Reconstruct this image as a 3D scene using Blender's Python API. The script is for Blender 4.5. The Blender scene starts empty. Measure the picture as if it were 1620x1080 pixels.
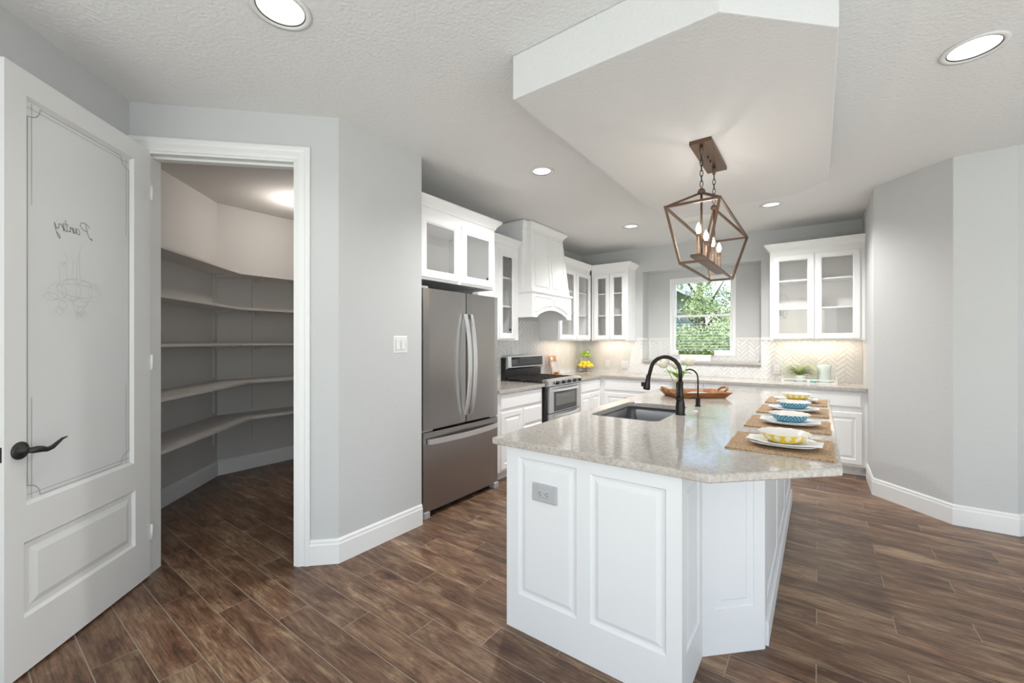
import bpy, bmesh, math, random
from mathutils import Vector, Matrix
random.seed(7)
S = bpy.context.scene
COL = S.collection
PI = math.pi
R2 = math.sqrt(0.5)
# ------------------------------------------------------------------ camera, world, lights
cam_d = bpy.data.cameras.new('camera'); cam = bpy.data.objects.new('camera', cam_d); COL.objects.link(cam)
cam.location = (0, 0, 1.37); cam.rotation_euler = (PI/2, 0, math.radians(36.3))
cam_d.sensor_width = 36; cam_d.lens = 660/1620*36; cam_d.shift_y = 1/1620; cam_d.clip_start = 0.02
S.camera = cam
S.view_settings.view_transform = 'Standard'; S.view_settings.look = 'None'
S.view_settings.exposure = 0.19; S.view_settings.gamma = 1; S.view_settings.use_curve_mapping = False
W = bpy.data.worlds.new('sky'); S.world = W; W.use_nodes = True
wn = W.node_tree.nodes; wl = W.node_tree.links
sky = wn.new('ShaderNodeTexSky'); sky.sky_type = 'NISHITA'; sky.sun_disc = False
sky.sun_elevation = math.radians(50); sky.sun_rotation = math.radians(200); sky.dust_density = 1.5
wl.new(sky.outputs[0], wn['Background'].inputs[0]); wn['Background'].inputs[1].default_value = 0.40

def lamp(name, kind, loc, rot=(0, 0, 0), energy=10, color=(1, 1, 1), size=None, size_y=None, spot=None, parent=None, blend=0.6):
    d = bpy.data.lights.new(name, kind); o = bpy.data.objects.new(name, d); COL.objects.link(o)
    o.location = loc; o.rotation_euler = rot; d.energy = energy; d.color = color
    if kind == 'AREA':
        d.shape = 'RECTANGLE'; d.size = size; d.size_y = size_y or size
    elif kind in ('POINT', 'SPOT') and size is not None: d.shadow_soft_size = size
    if kind == 'SPOT': d.spot_size = spot; d.spot_blend = blend
    if parent: o.parent = parent
    return o
DAY = (0.86, 0.935, 1.0)
lamp('daylight_patio_door', 'AREA', (-.85, -4.42, 1.3), (PI/2, 0, 0), 25, DAY, 2.6, 2.3)
lamp('daylight_side_window', 'AREA', (5.9, -1.5, 1.6), (0, PI/2, 0), 88, DAY, 2.2, 4.6)
lamp('daylight_dining_window', 'AREA', (3.6, -4.42, 1.6), (PI/2, 0, 0), 60, DAY, 3.0, 2.2)
lamp('added_ceiling_fill', 'AREA', (-.3, -2.6, .03), (PI, 0, 0), 92, (.97, .99, 1), 3.2, 2.6)  # added upward fill lamp behind the camera, brightens the ceiling
lamp('added_dining_fill', 'AREA', (3.6, .8, .03), (PI, 0, 0), 80, (.97, .99, 1), 3.6, 4.0)  # same kind of added upward fill, in the adjoining room
lamp('added_window_fill', 'AREA', (-1.34, 7.3, 3.2), (math.radians(-48), 0, 0), 70, (.9, .96, 1), 1.8, 1.0)  # lamp added out of view above the window to brighten the alcove
lamp('sun', 'SUN', (0, -10, 10), (math.radians(35), 0, math.radians(18)), 4.0, (1, .95, .87)).data.angle = .01

# ------------------------------------------------------------------ materials
def mat(name, color=(.8, .8, .8), rough=.5, metal=0., bump=None, spec=.5, coat=0., trans=0., ior=1.45, emit=None, alpha=None):
    m = bpy.data.materials.new(name); m.use_nodes = True
    n = m.node_tree.nodes; l = m.node_tree.links; b = n['Principled BSDF']
    b.inputs['Base Color'].default_value = (*color, 1); b.inputs['Roughness'].default_value = rough
    b.inputs['Metallic'].default_value = metal; b.inputs['Specular IOR Level'].default_value = spec
    b.inputs['Coat Weight'].default_value = coat; b.inputs['Transmission Weight'].default_value = trans
    b.inputs['IOR'].default_value = ior
    if emit: b.inputs['Emission Color'].default_value = (*emit[0], 1); b.inputs['Emission Strength'].default_value = emit[1]
    if bump:
        sc, st, dist = bump
        tc = n.new('ShaderNodeTexCoord'); t = n.new('ShaderNodeTexNoise'); t.inputs['Scale'].default_value = sc; t.inputs['Detail'].default_value = 3
        bp = n.new('ShaderNodeBump'); bp.inputs['Strength'].default_value = st; bp.inputs['Distance'].default_value = dist
        l.new(tc.outputs['Object'], t.inputs['Vector']); l.new(t.outputs['Fac'], bp.inputs['Height']); l.new(bp.outputs['Normal'], b.inputs['Normal'])
    return m
def nd(m, t, **kw):
    x = m.node_tree.nodes.new(t)
    for k, v in kw.items():
        if k in x.inputs: x.inputs[k].default_value = v
        else: setattr(x, k, v)
    return x
def ramp(m, stops):
    r = m.node_tree.nodes.new('ShaderNodeValToRGB'); e = r.color_ramp.elements
    while len(e) > 1: e.remove(e[0])
    e[0].position = stops[0][0]; e[0].color = (*stops[0][1], 1)
    for p, c in stops[1:]:
        x = e.new(p); x.color = (*c, 1)
    return r
M = {}
M['wall'] = mat('wall_paint', (.585, .59, .59), .85, bump=(95, .35, .004))
M['ceil'] = mat('ceiling_paint', (.77, .77, .765), .9, bump=(60, .6, .009))
M['soffit'] = mat('soffit_paint_darkened', (.72, .72, .72), .9, bump=(60, .45, .007))  # ceiling paint darkened to offset the stronger lantern light
M['trim'] = mat('trim_paint', (.83, .83, .82), .4)
M['cab'] = mat('cabinet_paint', (.93, .93, .925), .38)
M['cabin'] = mat('cabinet_interior', (.90, .88, .85), .6)
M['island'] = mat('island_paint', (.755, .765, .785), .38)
M['door'] = mat('door_paint', (.82, .82, .81), .42)
M['shelf'] = mat('shelf_paint', (.66, .63, .60), .5)
M['pantrywall'] = mat('pantry_wall_paint', (.62, .60, .575), .85, bump=(95, .3, .004))
M['black'] = mat('black_enamel', (.012, .012, .013), .3)
M['rubber'] = mat('black_rubber', (.02, .02, .02), .7)
M['bronze'] = mat('oil_rubbed_bronze', (.035, .030, .028), .28, .75)
M['blackmetal'] = mat('dark_door_hardware', (.05, .05, .048), .45, .7)
M['copper'] = mat('brushed_bronze_lantern', (.135, .080, .055), .40, .6, bump=(120, .2, .001))
M['glassblack'] = mat('black_glass', (.02, .022, .025), .04, spec=.9)
M['ovenglass'] = mat('oven_glass', (.16, .17, .16), .05, spec=.8)
M['iron'] = mat('cast_iron', (.045, .033, .030), .6, bump=(200, .5, .002))
M['china'] = mat('white_china', (.86, .86, .86), .12, spec=.6)
M['porc'] = mat('white_ceramic', (.82, .82, .80), .3)
M['cream'] = mat('cream_glaze', (.83, .79, .74), .2)
M['linen'] = mat('white_linen', (.86, .865, .88), .9, bump=(500, .3, .001))
M['plastic'] = mat('white_plastic', (.80, .80, .79), .35)
M['plasticdark'] = mat('slot_dark', (.05, .05, .05), .5)
M['greyplate'] = mat('grey_metal_plate', (.50, .51, .53), .5, .35)
M['sinkgrey'] = mat('grey_composite_sink', (.085, .09, .10), .4)
M['grout'] = mat('grout', (.36, .31, .25), .9)
M['tilegrout'] = mat('tile_grout', (.76, .75, .74), .9)
M['tile'] = mat('white_gloss_tile', (.74, .735, .72), .06, spec=.7, bump=(14, .12, .01))
M['lemon'] = mat('lemon_skin', (.80, .60, .03), .4, bump=(180, .3, .001))
M['lime'] = mat('lime_skin', (.30, .46, .05), .4, bump=(160, .3, .001))
M['leaf'] = mat('boxwood_leaf', (.13, .24, .02), .5)
M['fern'] = mat('fern_leaf', (.40, .56, .05), .5)
M['stemgreen'] = mat('flower_leaf', (.20, .42, .05), .45)
M['petal'] = mat('cream_petal', (.85, .80, .70), .6)
M['wire'] = mat('chrome_wire', (.6, .6, .6), .2, 1.0)
M['mint'] = mat('mint_glaze', (.66, .73, .68), .25, bump=(60, .5, .004))
M['aqua'] = mat('aqua_glass', (.25, .62, .55), .1)
M['vinyl'] = mat('white_vinyl', (.85, .85, .85), .3)
M['blind'] = mat('white_blind_slat', (.86, .87, .86), .45)
M['bark'] = mat('bark', (.13, .10, .08), .9)
M['treeleaf'] = mat('tree_leaf', (.34, .44, .20), .6)
M['siding'] = mat('grey_siding', (.30, .32, .33), .8)
M['shingle'] = mat('grey_shingle', (.42, .44, .47), .9)
M['lawn'] = mat('lawn', (.18, .30, .07), .9)
M['etch'] = mat('etched_line', (.40, .40, .39), .6)
M['etchlight'] = mat('etched_faint_line', (.66, .66, .65), .6)
M['candle'] = mat('candle_sleeve', (.24, .15, .10), .5, .5)
M['chrome'] = mat('polished_handle', (.85, .86, .87), .32, 1.0)
M['lens'] = mat('lamp_lens', (1, 1, 1), .5, emit=((1, .98, .95), 6))
M['bulb'] = mat('candle_bulb', (1, 1, 1), .3, emit=((1, .80, .52), 45))
M['baffle'] = mat('white_baffle', (.85, .83, .80), .5, bump=(200, .5, .002))
def glassmat(name, tint=(1, 1, 1), fac=.10):
    m = bpy.data.materials.new(name); m.use_nodes = True; n = m.node_tree.nodes; l = m.node_tree.links
    n.remove(n['Principled BSDF']); o = n['Material Output']
    t = n.new('ShaderNodeBsdfTransparent'); t.inputs[0].default_value = (*tint, 1)
    g = n.new('ShaderNodeBsdfGlossy'); g.inputs['Roughness'].default_value = .02
    fr = n.new('ShaderNodeFresnel'); ge = n.new('ShaderNodeNewGeometry'); mr = n.new('ShaderNodeMapRange'); mr.inputs[3].default_value = 1.5; mr.inputs[4].default_value = 1/1.5
    l.new(ge.outputs['Backfacing'], mr.inputs[0]); l.new(mr.outputs[0], fr.inputs['IOR'])
    mx = n.new('ShaderNodeMixShader'); l.new(fr.outputs[0], mx.inputs[0]); l.new(t.outputs[0], mx.inputs[1]); l.new(g.outputs[0], mx.inputs[2]); l.new(mx.outputs[0], o.inputs[0])
    return m
M['glass'] = glassmat('clear_glass'); M['cabglass'] = glassmat('cabinet_glass', (1, 1, 1))
def frosted():
    m = mat('frosted_glass', (.80, .81, .81), .25, spec=.45)
    return m
M['frost'] = frosted()
def steel(c):
    m = mat('brushed_stainless', c, .3, 1.0)
    b = m.node_tree.nodes['Principled BSDF']; l = m.node_tree.links
    tc = nd(m, 'ShaderNodeTexCoord'); mp = nd(m, 'ShaderNodeMapping'); mp.inputs['Scale'].default_value = (1.5, 1.5, 260)
    t = nd(m, 'ShaderNodeTexNoise', Scale=3.0, Detail=4.0); bp = nd(m, 'ShaderNodeBump', Strength=.08, Distance=.002)
    l.new(tc.outputs['Object'], mp.inputs[0]); l.new(mp.outputs[0], t.inputs['Vector']); l.new(t.outputs['Fac'], bp.inputs['Height']); l.new(bp.outputs[0], b.inputs['Normal'])
    return m
M['steel'] = steel((.39, .375, .365)); M['steelrange'] = steel((.62, .62, .62))
def quartz():
    m = mat('quartz', (.7, .68, .65), .09, spec=.55); b = m.node_tree.nodes['Principled BSDF']; l = m.node_tree.links
    tc = nd(m, 'ShaderNodeTexCoord'); a = nd(m, 'ShaderNodeTexNoise', Scale=70.0, Detail=8.0, Roughness=.6); c = nd(m, 'ShaderNodeTexNoise', Scale=16.0, Detail=10.0, Roughness=.75, Distortion=1.0)
    r1 = ramp(m, [(.35, (.38, .34, .30)), (.50, (.46, .425, .385)), (.68, (.54, .51, .475))]); r2 = ramp(m, [(.33, (.50, .46, .42)), (.40, (1, 1, 1))])
    mx = nd(m, 'ShaderNodeMixRGB', blend_type='MULTIPLY'); mx.inputs[0].default_value = .6
    l.new(tc.outputs['Object'], a.inputs['Vector']); l.new(tc.outputs['Object'], c.inputs['Vector']); l.new(a.outputs['Fac'], r1.inputs[0]); l.new(c.outputs['Fac'], r2.inputs[0])
    l.new(r1.outputs[0], mx.inputs[1]); l.new(r2.outputs[0], mx.inputs[2]); l.new(mx.outputs[0], b.inputs['Base Color'])
    return m
M['quartz'] = quartz()
def plankmat():
    m = mat('wood_look_plank', (.3, .2, .12), .33, spec=.45); b = m.node_tree.nodes['Principled BSDF']; l = m.node_tree.links
    tc = nd(m, 'ShaderNodeTexCoord'); oi = nd(m, 'ShaderNodeObjectInfo')
    off = nd(m, 'ShaderNodeVectorMath', operation='SCALE'); off.inputs[0].default_value = (91, 57, 33); l.new(oi.outputs['Random'], off.inputs['Scale'])
    ad = nd(m, 'ShaderNodeVectorMath', operation='ADD'); l.new(tc.outputs['Object'], ad.inputs[0]); l.new(off.outputs[0], ad.inputs[1])
    m1 = nd(m, 'ShaderNodeMapping'); m1.inputs['Scale'].default_value = (2.2, 9, 9); l.new(ad.outputs[0], m1.inputs[0])
    m2 = nd(m, 'ShaderNodeMapping'); m2.inputs['Scale'].default_value = (6, 120, 60); l.new(ad.outputs[0], m2.inputs[0])
    a = nd(m, 'ShaderNodeTexNoise', Scale=1.5, Detail=12.0, Roughness=.72, Distortion=.5); l.new(m1.outputs[0], a.inputs['Vector'])
    c = nd(m, 'ShaderNodeTexNoise', Scale=1.0, Detail=5.0, Roughness=.6, Distortion=.7); l.new(m2.outputs[0], c.inputs['Vector'])
    k = nd(m, 'ShaderNodeTexVoronoi', Scale=2.4); mk = nd(m, 'ShaderNodeMapping'); mk.inputs['Scale'].default_value = (1.0, 2.1, 1); l.new(ad.outputs[0], mk.inputs[0]); l.new(mk.outputs[0], k.inputs['Vector'])
    rk = ramp(m, [(0, (.28, .25, .23)), (.07, (.55, .52, .5)), (.2, (1, 1, 1))]); l.new(k.outputs['Distance'], rk.inputs[0])
    r1 = ramp(m, [(.30, (.048, .025, .015)), (.42, (.125, .060, .032)), (.53, (.20, .112, .064)), (.66, (.35, .24, .145)), (.75, (.46, .36, .25))]); l.new(a.outputs['Fac'], r1.inputs[0])
    r2 = ramp(m, [(.34, (.48, .44, .41)), (.5, (.93, .93, .93)), (.66, (1.22, 1.2, 1.17))]); l.new(c.outputs['Fac'], r2.inputs[0])
    x1 = nd(m, 'ShaderNodeMixRGB', blend_type='MULTIPLY'); x1.inputs[0].default_value = .85; l.new(r1.outputs[0], x1.inputs[1]); l.new(r2.outputs[0], x1.inputs[2])
    x2 = nd(m, 'ShaderNodeMixRGB', blend_type='MULTIPLY'); x2.inputs[0].default_value = .8; l.new(x1.outputs[0], x2.inputs[1]); l.new(rk.outputs[0], x2.inputs[2])
    hv = nd(m, 'ShaderNodeHueSaturation'); mr = nd(m, 'ShaderNodeMapRange'); mr.inputs[3].default_value = .8; mr.inputs[4].default_value = 1.25
    l.new(oi.outputs['Random'], mr.inputs[0]); l.new(mr.outputs[0], hv.inputs['Value']); l.new(x2.outputs[0], hv.inputs['Color']); hv.inputs['Saturation'].default_value = .95
    l.new(hv.outputs[0], b.inputs['Base Color'])
    bp = nd(m, 'ShaderNodeBump', Strength=.25, Distance=.002); l.new(c.outputs['Fac'], bp.inputs['Height']); l.new(bp.outputs[0], b.inputs['Normal'])
    return m
M['plank'] = plankmat()
def woodmat(name, c1, c2, sc=(4, 40, 40), rough=.5):
    m = mat(name, c1, rough); b = m.node_tree.nodes['Principled BSDF']; l = m.node_tree.links
    tc = nd(m, 'ShaderNodeTexCoord'); mp = nd(m, 'ShaderNodeMapping'); mp.inputs['Scale'].default_value = sc
    t = nd(m, 'ShaderNodeTexNoise', Scale=1.5, Detail=5.0, Distortion=.8); r = ramp(m, [(.35, c1), (.65, c2)])
    l.new(tc.outputs['Object'], mp.inputs[0]); l.new(mp.outputs[0], t.inputs['Vector']); l.new(t.outputs['Fac'], r.inputs[0]); l.new(r.outputs[0], b.inputs['Base Color'])
    return m
M['acacia'] = woodmat('tray_wood', (.24, .085, .022), (.44, .19, .065), (6, 30, 30))
M['board'] = woodmat('board_wood', (.42, .20, .09), (.62, .36, .20), (30, 30, 6))
M['straw'] = woodmat('woven_straw', (.27, .16, .085), (.56, .40, .245), (90, 90, 20), .85)
def checkpattern(name, c1, c2, n_around=14, kind='scallop'):
    # glazed band pattern round a bowl, mapped on the object's own angle and height
    m = mat(name, c1, .2); b = m.node_tree.nodes['Principled BSDF']; l = m.node_tree.links
    tc = nd(m, 'ShaderNodeTexCoord'); sp = nd(m, 'ShaderNodeSeparateXYZ'); l.new(tc.outputs['Object'], sp.inputs[0])
    at = nd(m, 'ShaderNodeMath', operation='ARCTAN2'); l.new(sp.outputs[1], at.inputs[0]); l.new(sp.outputs[0], at.inputs[1])
    mu = nd(m, 'ShaderNodeMath', operation='MULTIPLY'); l.new(at.outputs[0], mu.inputs[0]); mu.inputs[1].default_value = n_around
    si = nd(m, 'ShaderNodeMath', operation='COSINE'); l.new(mu.outputs[0], si.inputs[0])
    zz = nd(m, 'ShaderNodeMath', operation='MULTIPLY_ADD'); l.new(sp.outputs[2], zz.inputs[0]); zz.inputs[1].default_value = 75 if kind == 'scallop' else 300; zz.inputs[2].default_value = -2.1 if kind == 'scallop' else -5.4
    if kind == 'scallop':
        sq = nd(m, 'ShaderNodeMath', operation='MULTIPLY'); l.new(zz.outputs[0], sq.inputs[0]); l.new(zz.outputs[0], sq.inputs[1])
        su = nd(m, 'ShaderNodeMath', operation='SUBTRACT'); l.new(si.outputs[0], su.inputs[0]); l.new(sq.outputs[0], su.inputs[1])
        gt = nd(m, 'ShaderNodeMath', operation='GREATER_THAN'); l.new(su.outputs[0], gt.inputs[0]); gt.inputs[1].default_value = -.35
    else:
        cz = nd(m, 'ShaderNodeMath', operation='COSINE'); l.new(zz.outputs[0], cz.inputs[0])
        no = nd(m, 'ShaderNodeTexNoise', Scale=140.0); l.new(tc.outputs['Object'], no.inputs['Vector'])
        su = nd(m, 'ShaderNodeMath', operation='MULTIPLY'); l.new(si.outputs[0], su.inputs[0]); l.new(cz.outputs[0], su.inputs[1])
        s2 = nd(m, 'ShaderNodeMath', operation='ADD'); l.new(su.outputs[0], s2.inputs[0]); l.new(no.outputs['Fac'], s2.inputs[1])
        gt = nd(m, 'ShaderNodeMath', operation='GREATER_THAN'); l.new(s2.outputs[0], gt.inputs[0]); gt.inputs[1].default_value = 1.0
    mx = nd(m, 'ShaderNodeMixRGB'); mx.inputs[1].default_value = (*c1, 1); mx.inputs[2].default_value = (*c2, 1)
    l.new(gt.outputs[0], mx.inputs[0]); l.new(mx.outputs[0], b.inputs['Base Color'])
    return m
M['yellowbowl'] = checkpattern('yellow_scallop_glaze', (.80, .56, .03), (.84, .78, .66), 14)
M['bluebowl'] = checkpattern('blue_patterned_glaze', (.035, .24, .36), (.55, .72, .78), 30, 'dots')

# ------------------------------------------------------------------ mesh helpers
class MB:
    def __init__(s): s.b = bmesh.new()
    def box(s, x0, x1, y0, y1, z0, z1, bev=0, mx=None):
        t = bmesh.new() if bev else s.b
        v = [t.verts.new(p) for p in ((x0,y0,z0),(x1,y0,z0),(x1,y1,z0),(x0,y1,z0),(x0,y0,z1),(x1,y0,z1),(x1,y1,z1),(x0,y1,z1))]
        f = [t.faces.new([v[i] for i in q]) for q in ((3,2,1,0),(4,5,6,7),(0,1,5,4),(1,2,6,5),(2,3,7,6),(3,0,4,7))]
        if bev:
            bmesh.ops.bevel(t, geom=t.edges[:], offset=bev, segments=2, profile=.7, affect='EDGES')
            s.merge(t, mx)
        elif mx: bmesh.ops.transform(t, matrix=mx, verts=v)
        return s
    def merge(s, t, mx=None):
        mp = {}
        for v in t.verts: mp[v] = s.b.verts.new(mx @ v.co if mx else v.co)
        for f in t.faces:
            try: nf = s.b.faces.new([mp[v] for v in f.verts]); nf.smooth = f.smooth
            except ValueError: pass
        t.free(); return s
    def prism(s, pts, z0, z1, bev=0, mp=None, top=True):
        t = bmesh.new(); g = mp or (lambda a, b, c: (a, b, c))
        lo = [t.verts.new(g(a, b, z0)) for a, b in pts]; hi = [t.verts.new(g(a, b, z1)) for a, b in pts]
        n = len(pts)
        t.faces.new(lo[::-1])
        if top: t.faces.new(hi)
        for i in range(n): t.faces.new([lo[i], lo[(i+1) % n], hi[(i+1) % n], hi[i]])
        bmesh.ops.recalc_face_normals(t, faces=t.faces[:])
        if bev: bmesh.ops.bevel(t, geom=t.edges[:], offset=bev, segments=2, profile=.7, affect='EDGES')
        return s.merge(t)
    def loft(s, secs, cap=True, smooth=False, close=True):
        n = len(secs[0]); rows = [[s.b.verts.new(p) for p in q] for q in secs]
        for a, b in zip(rows, rows[1:]):
            for i in range(n if close else n-1):
                f = s.b.faces.new([a[i], a[(i+1) % n], b[(i+1) % n], b[i]]); f.smooth = smooth
        if cap: s.b.faces.new(rows[0][::-1]); s.b.faces.new(rows[-1])
        return s
    def lathe(s, prof, n=32, c=(0, 0, 0), mx=None, sx=1, sy=1, flute=None, smooth=True):
        rows = []; c = Vector(c)
        for r, z in prof:
            row = []
            for i in range(n):
                a = 2*PI*i/n; k = 1 + (flute[0]*math.cos(flute[1]*a)*(z-prof[0][1])*flute[2] if flute else 0)
                p = Vector((r*k*math.cos(a)*sx, r*k*math.sin(a)*sy, z + (flute[3]*math.cos(flute[1]*a) if flute and r > flute[4] else 0)))
                row.append(s.b.verts.new((mx @ p if mx else p) + c))
            rows.append(row)
        for a, b in zip(rows, rows[1:]):
            for i in range(n):
                f = s.b.faces.new([a[i], a[(i+1) % n], b[(i+1) % n], b[i]]); f.smooth = smooth
        return s
    def tube(s, pts, r, n=10, cap=True, smooth=True, closed=False):
        pts = [Vector(p) for p in pts]; m = len(pts); rows = []; rr = r if isinstance(r, (list, tuple)) else [r]*m
        up = None
        for i, p in enumerate(pts):
            if closed: d = pts[(i+1) % m]-pts[i-1]
            else: d = pts[min(i+1, m-1)]-pts[max(i-1, 0)]
            d.normalize()
            if up is None: up = Vector((0, 0, 1)) if abs(d.z) < .9 else Vector((1, 0, 0))
            x = up.cross(d).normalized(); y = d.cross(x).normalized(); up = y
            rows.append([s.b.verts.new(p + rr[i]*(math.cos(2*PI*k/n)*x + math.sin(2*PI*k/n)*y)) for k in range(n)])
        prs = list(zip(rows, rows[1:])) + ([(rows[-1], rows[0])] if closed else [])
        for a, b in prs:
            for k in range(n):
                f = s.b.faces.new([a[k], a[(k+1) % n], b[(k+1) % n], b[k]]); f.smooth = smooth
        if cap and not closed: s.b.faces.new(rows[0][::-1]); s.b.faces.new(rows[-1])
        return s
    def bar(s, p, q, w, h=None):
        p = Vector(p); q = Vector(q); d = (q-p).normalized(); h = h or w
        up = Vector((0, 0, 1)) if abs(d.z) < .95 else Vector((0, 1, 0))
        x = d.cross(up).normalized(); y = x.cross(d).normalized()
        return s.loft([[c + sx*x*w/2 + sy*y*h/2 for sx, sy in ((-1,-1),(1,-1),(1,1),(-1,1))] for c in (p, q)])
    def sweep(s, path, prof, mp=None, closed=False):
        """prof: list of (offset to the left of the path, c); path in (a,b)"""
        g = mp or (lambda a, b, c: (a, b, c)); P = [Vector(p) for p in path]; m = len(P); secs = []
        for i in range(m):
            a = P[i]-P[i-1] if (i or closed) else P[1]-P[0]; b = P[(i+1) % m]-P[i] if (i < m-1 or closed) else P[i]-P[i-1]
            na = Vector((-a.y, a.x)).normalized(); nb = Vector((-b.y, b.x)).normalized(); t = (na+nb).normalized(); k = 1/max(.3, t.dot(na))
            secs.append([g(*(P[i]+t*k*o), c) for o, c in prof])
        if closed: secs.append(secs[0])
        t = MB(); t.loft(secs, cap=not closed); bmesh.ops.remove_doubles(t.b, verts=t.b.verts[:], dist=1e-6); bmesh.ops.recalc_face_normals(t.b, faces=t.b.faces[:])
        return s.merge(t.b)
    def panel(s, x0, x1, z0, z1, yb, rings, hole=False, mp=None):
        """stepped panel facing -y; rings = [(inset, y)]; hole leaves the middle open"""
        g = mp or (lambda a, b, c: (a, b, c))
        def rect(i, y): return [s.b.verts.new(g(*p)) for p in ((x0+i, y, z0+i), (x1-i, y, z0+i), (x1-i, y, z1-i), (x0+i, y, z1-i))]
        rs = [rect(0, yb)] + [rect(i, y) for i, y in rings] + ([rect(rings[-1][0], yb)] if hole else [])
        for a, b in zip(rs, rs[1:]):
            for i in range(4): s.b.faces.new([a[i], a[(i+1) % 4], b[(i+1) % 4], b[i]])
        if hole:
            a, b = rs[-1], rs[0]
            for i in range(4): s.b.faces.new([a[i], a[(i+1) % 4], b[(i+1) % 4], b[i]])
        else: s.b.faces.new(rs[-1]); s.b.faces.new(rs[0][::-1])
        return s
    def sphere(s, c, r, n=12, sc=(1, 1, 1)):
        t = bmesh.new(); bmesh.ops.create_uvsphere(t, u_segments=n, v_segments=max(6, n*2//3), radius=r)
        for f in t.faces: f.smooth = True
        return s.merge(t, Matrix.Translation(c) @ Matrix.Diagonal((*sc, 1)))
    def build(s, name, m, parent=None, recalc=True, loc=None, rot=None):
        if recalc: bmesh.ops.recalc_face_normals(s.b, faces=s.b.faces[:])
        me = bpy.data.meshes.new(name); s.b.to_mesh(me); s.b.free(); me.materials.append(M[m] if isinstance(m, str) else m)
        o = bpy.data.objects.new(name, me); COL.objects.link(o)
        if parent: o.parent = parent
        if loc: o.location = loc
        if rot: o.rotation_euler = rot
        return o
def thing(name, label, cat, loc=(0, 0, 0), rz=0, group=None):
    o = bpy.data.objects.new(name, None); COL.objects.link(o); o.location = loc; o.rotation_euler = (0, 0, rz); o.empty_display_size = .05
    o['label'] = label; o['category'] = cat
    if group: o['group'] = group
    return o
def tag(o, label, cat, group=None):
    o['label'] = label; o['category'] = cat
    if group: o['group'] = group
    return o
def struct(o, label=None, cat=None):
    o['kind'] = 'structure'
    if label: o['label'] = label
    if cat: o['category'] = cat
    return o
def origin_to(o, p):
    p = Vector(p); o.data.transform(Matrix.Translation(-p)); o.location = p; return o
def copy_tree(o, parent=None):
    c = o.copy(); COL.objects.link(c); c.parent = parent
    for ch in o.children: copy_tree(ch, c)
    return c

# ------------------------------------------------------------------ key dimensions
H = 2.763; TOP = 2.95
C0 = Vector((-3.22, .637)); DV = Vector((R2, R2)); EV = Vector((-R2, R2))
def SE(s, e): return C0 + DV*s + EV*e          # along the doorway wall, depth into pantry
P1 = Vector((-2.405, 1.452)); s1 = (P1-C0).dot(DV)
LX = -3.10; BY = 6.12; RX = .40; ALC = 6.375
CT = .905; CB = .872     # counters

# ------------------------------------------------------------------ shell
def wallprism(name, pts, z0=0, z1=TOP, m='wall', label=None):
    mb = MB(); mb.prism([tuple(p) for p in pts], z0, z1); return struct(mb.build(name, m), label, 'wall')
# doorway wall pieces (one object)
mb = MB()
sj0, sj1, hd = .075, .905, 2.485
for a, b, z0, z1 in ((-.56, sj0, 0, TOP), (sj1, s1, 0, TOP), (sj0, sj1, hd, TOP)):
    pts = [SE(a, 0), SE(b, 0), SE(b, .12), SE(a, .12)]
    if b == s1: pts = [SE(a, 0), P1, Vector((-2.53, 1.452+.052)), SE(a, .12)]
    mb.prism([tuple(p) for p in pts], z0, z1)
struct(mb.build('wall_doorway', 'wall'), 'pale grey angled wall around the open pantry doorway', 'wall')
wallprism('wall_switch', [P1, (-2.41, 2.13), (-2.53, 2.13), (-2.53, 1.504)], label='pale grey wall face holding the double light switch')
wallprism('wall_alcove_side', [(-2.53, 2.13), (-2.53, 2.01), (LX-.12, 2.01), (LX-.12, 2.13)], label='side wall of the fridge alcove')
wallprism('wall_left', [SE(0, 0), SE(0, -1.25), SE(-.12, -1.25), SE(-.12, 0)], label='grey wall behind the open pantry door')
q = SE(0, -1.25)
wallprism('wall_hall', [q, (q.x, -4.5), (q.x-.12, -4.5), (q.x-.12, q.y)], label='plain wall behind the camera')
wallprism('wall_kitchen_left', [(LX, 2.13), (LX, ALC), (LX-.12, ALC), (LX-.12, 2.13)], label='grey kitchen wall behind the range and fridge')
mb = MB()
ax0, ax1, az0, az1 = -2.095, -.585, 1.085, 2.405
for x0, x1, z0, z1 in ((LX, ax0, 0, TOP), (ax1, RX, 0, TOP), (ax0, ax1, 0, az0), (ax0, ax1, az1, TOP)): mb.box(x0, x1, BY, ALC, z0, z1)
wx0, wx1, wz0, wz1 = -1.775, -.905, 1.18, 2.30
for x0, x1, z0, z1 in ((LX, wx0, 0, TOP), (wx1, RX, 0, TOP), (wx0, wx1, 0, wz0), (wx0, wx1, wz1, TOP)): mb.box(x0, x1, ALC, ALC+.13, z0, z1)
struct(mb.build('wall_back', 'wall'), 'grey back wall with the recessed window alcove', 'wall')
mb = MB(); mb.prism([(RX, 4.95), (.818, 4.50), (1.137, 4.50), (1.75, 5.11), (1.75, ALC), (RX, ALC)], 0, 3.4)
struct(mb.build('wall_right', 'wall'), 'pale grey faceted wall to the right of the cabinets', 'wall')
# pantry walls
pl = (Vector((-4.98, 1.66))-C0).dot(DV)   # = -.52
def PW(e): return SE(pl, e)
c_in = Vector((-4.98, 1.66))
e_c = (c_in-C0).dot(EV)
wallprism('wall_pantry_left', [PW(.12), c_in, c_in+Vector((-.12, .05)), SE(pl-.12, .12)], m='pantrywall', label='angled left wall inside the pantry')
wallprism('wall_pantry_back', [c_in, (-4.98, 3.6), (-5.10, 3.6), (-5.10, 1.71)], m='pantrywall', label='far wall inside the pantry')
wallprism('wall_pantry_end', [(-5.10, 3.6), (LX-.12, 3.6), (LX-.12, 3.72), (-5.10, 3.72)], m='pantrywall', label='end wall inside the pantry')
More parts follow.
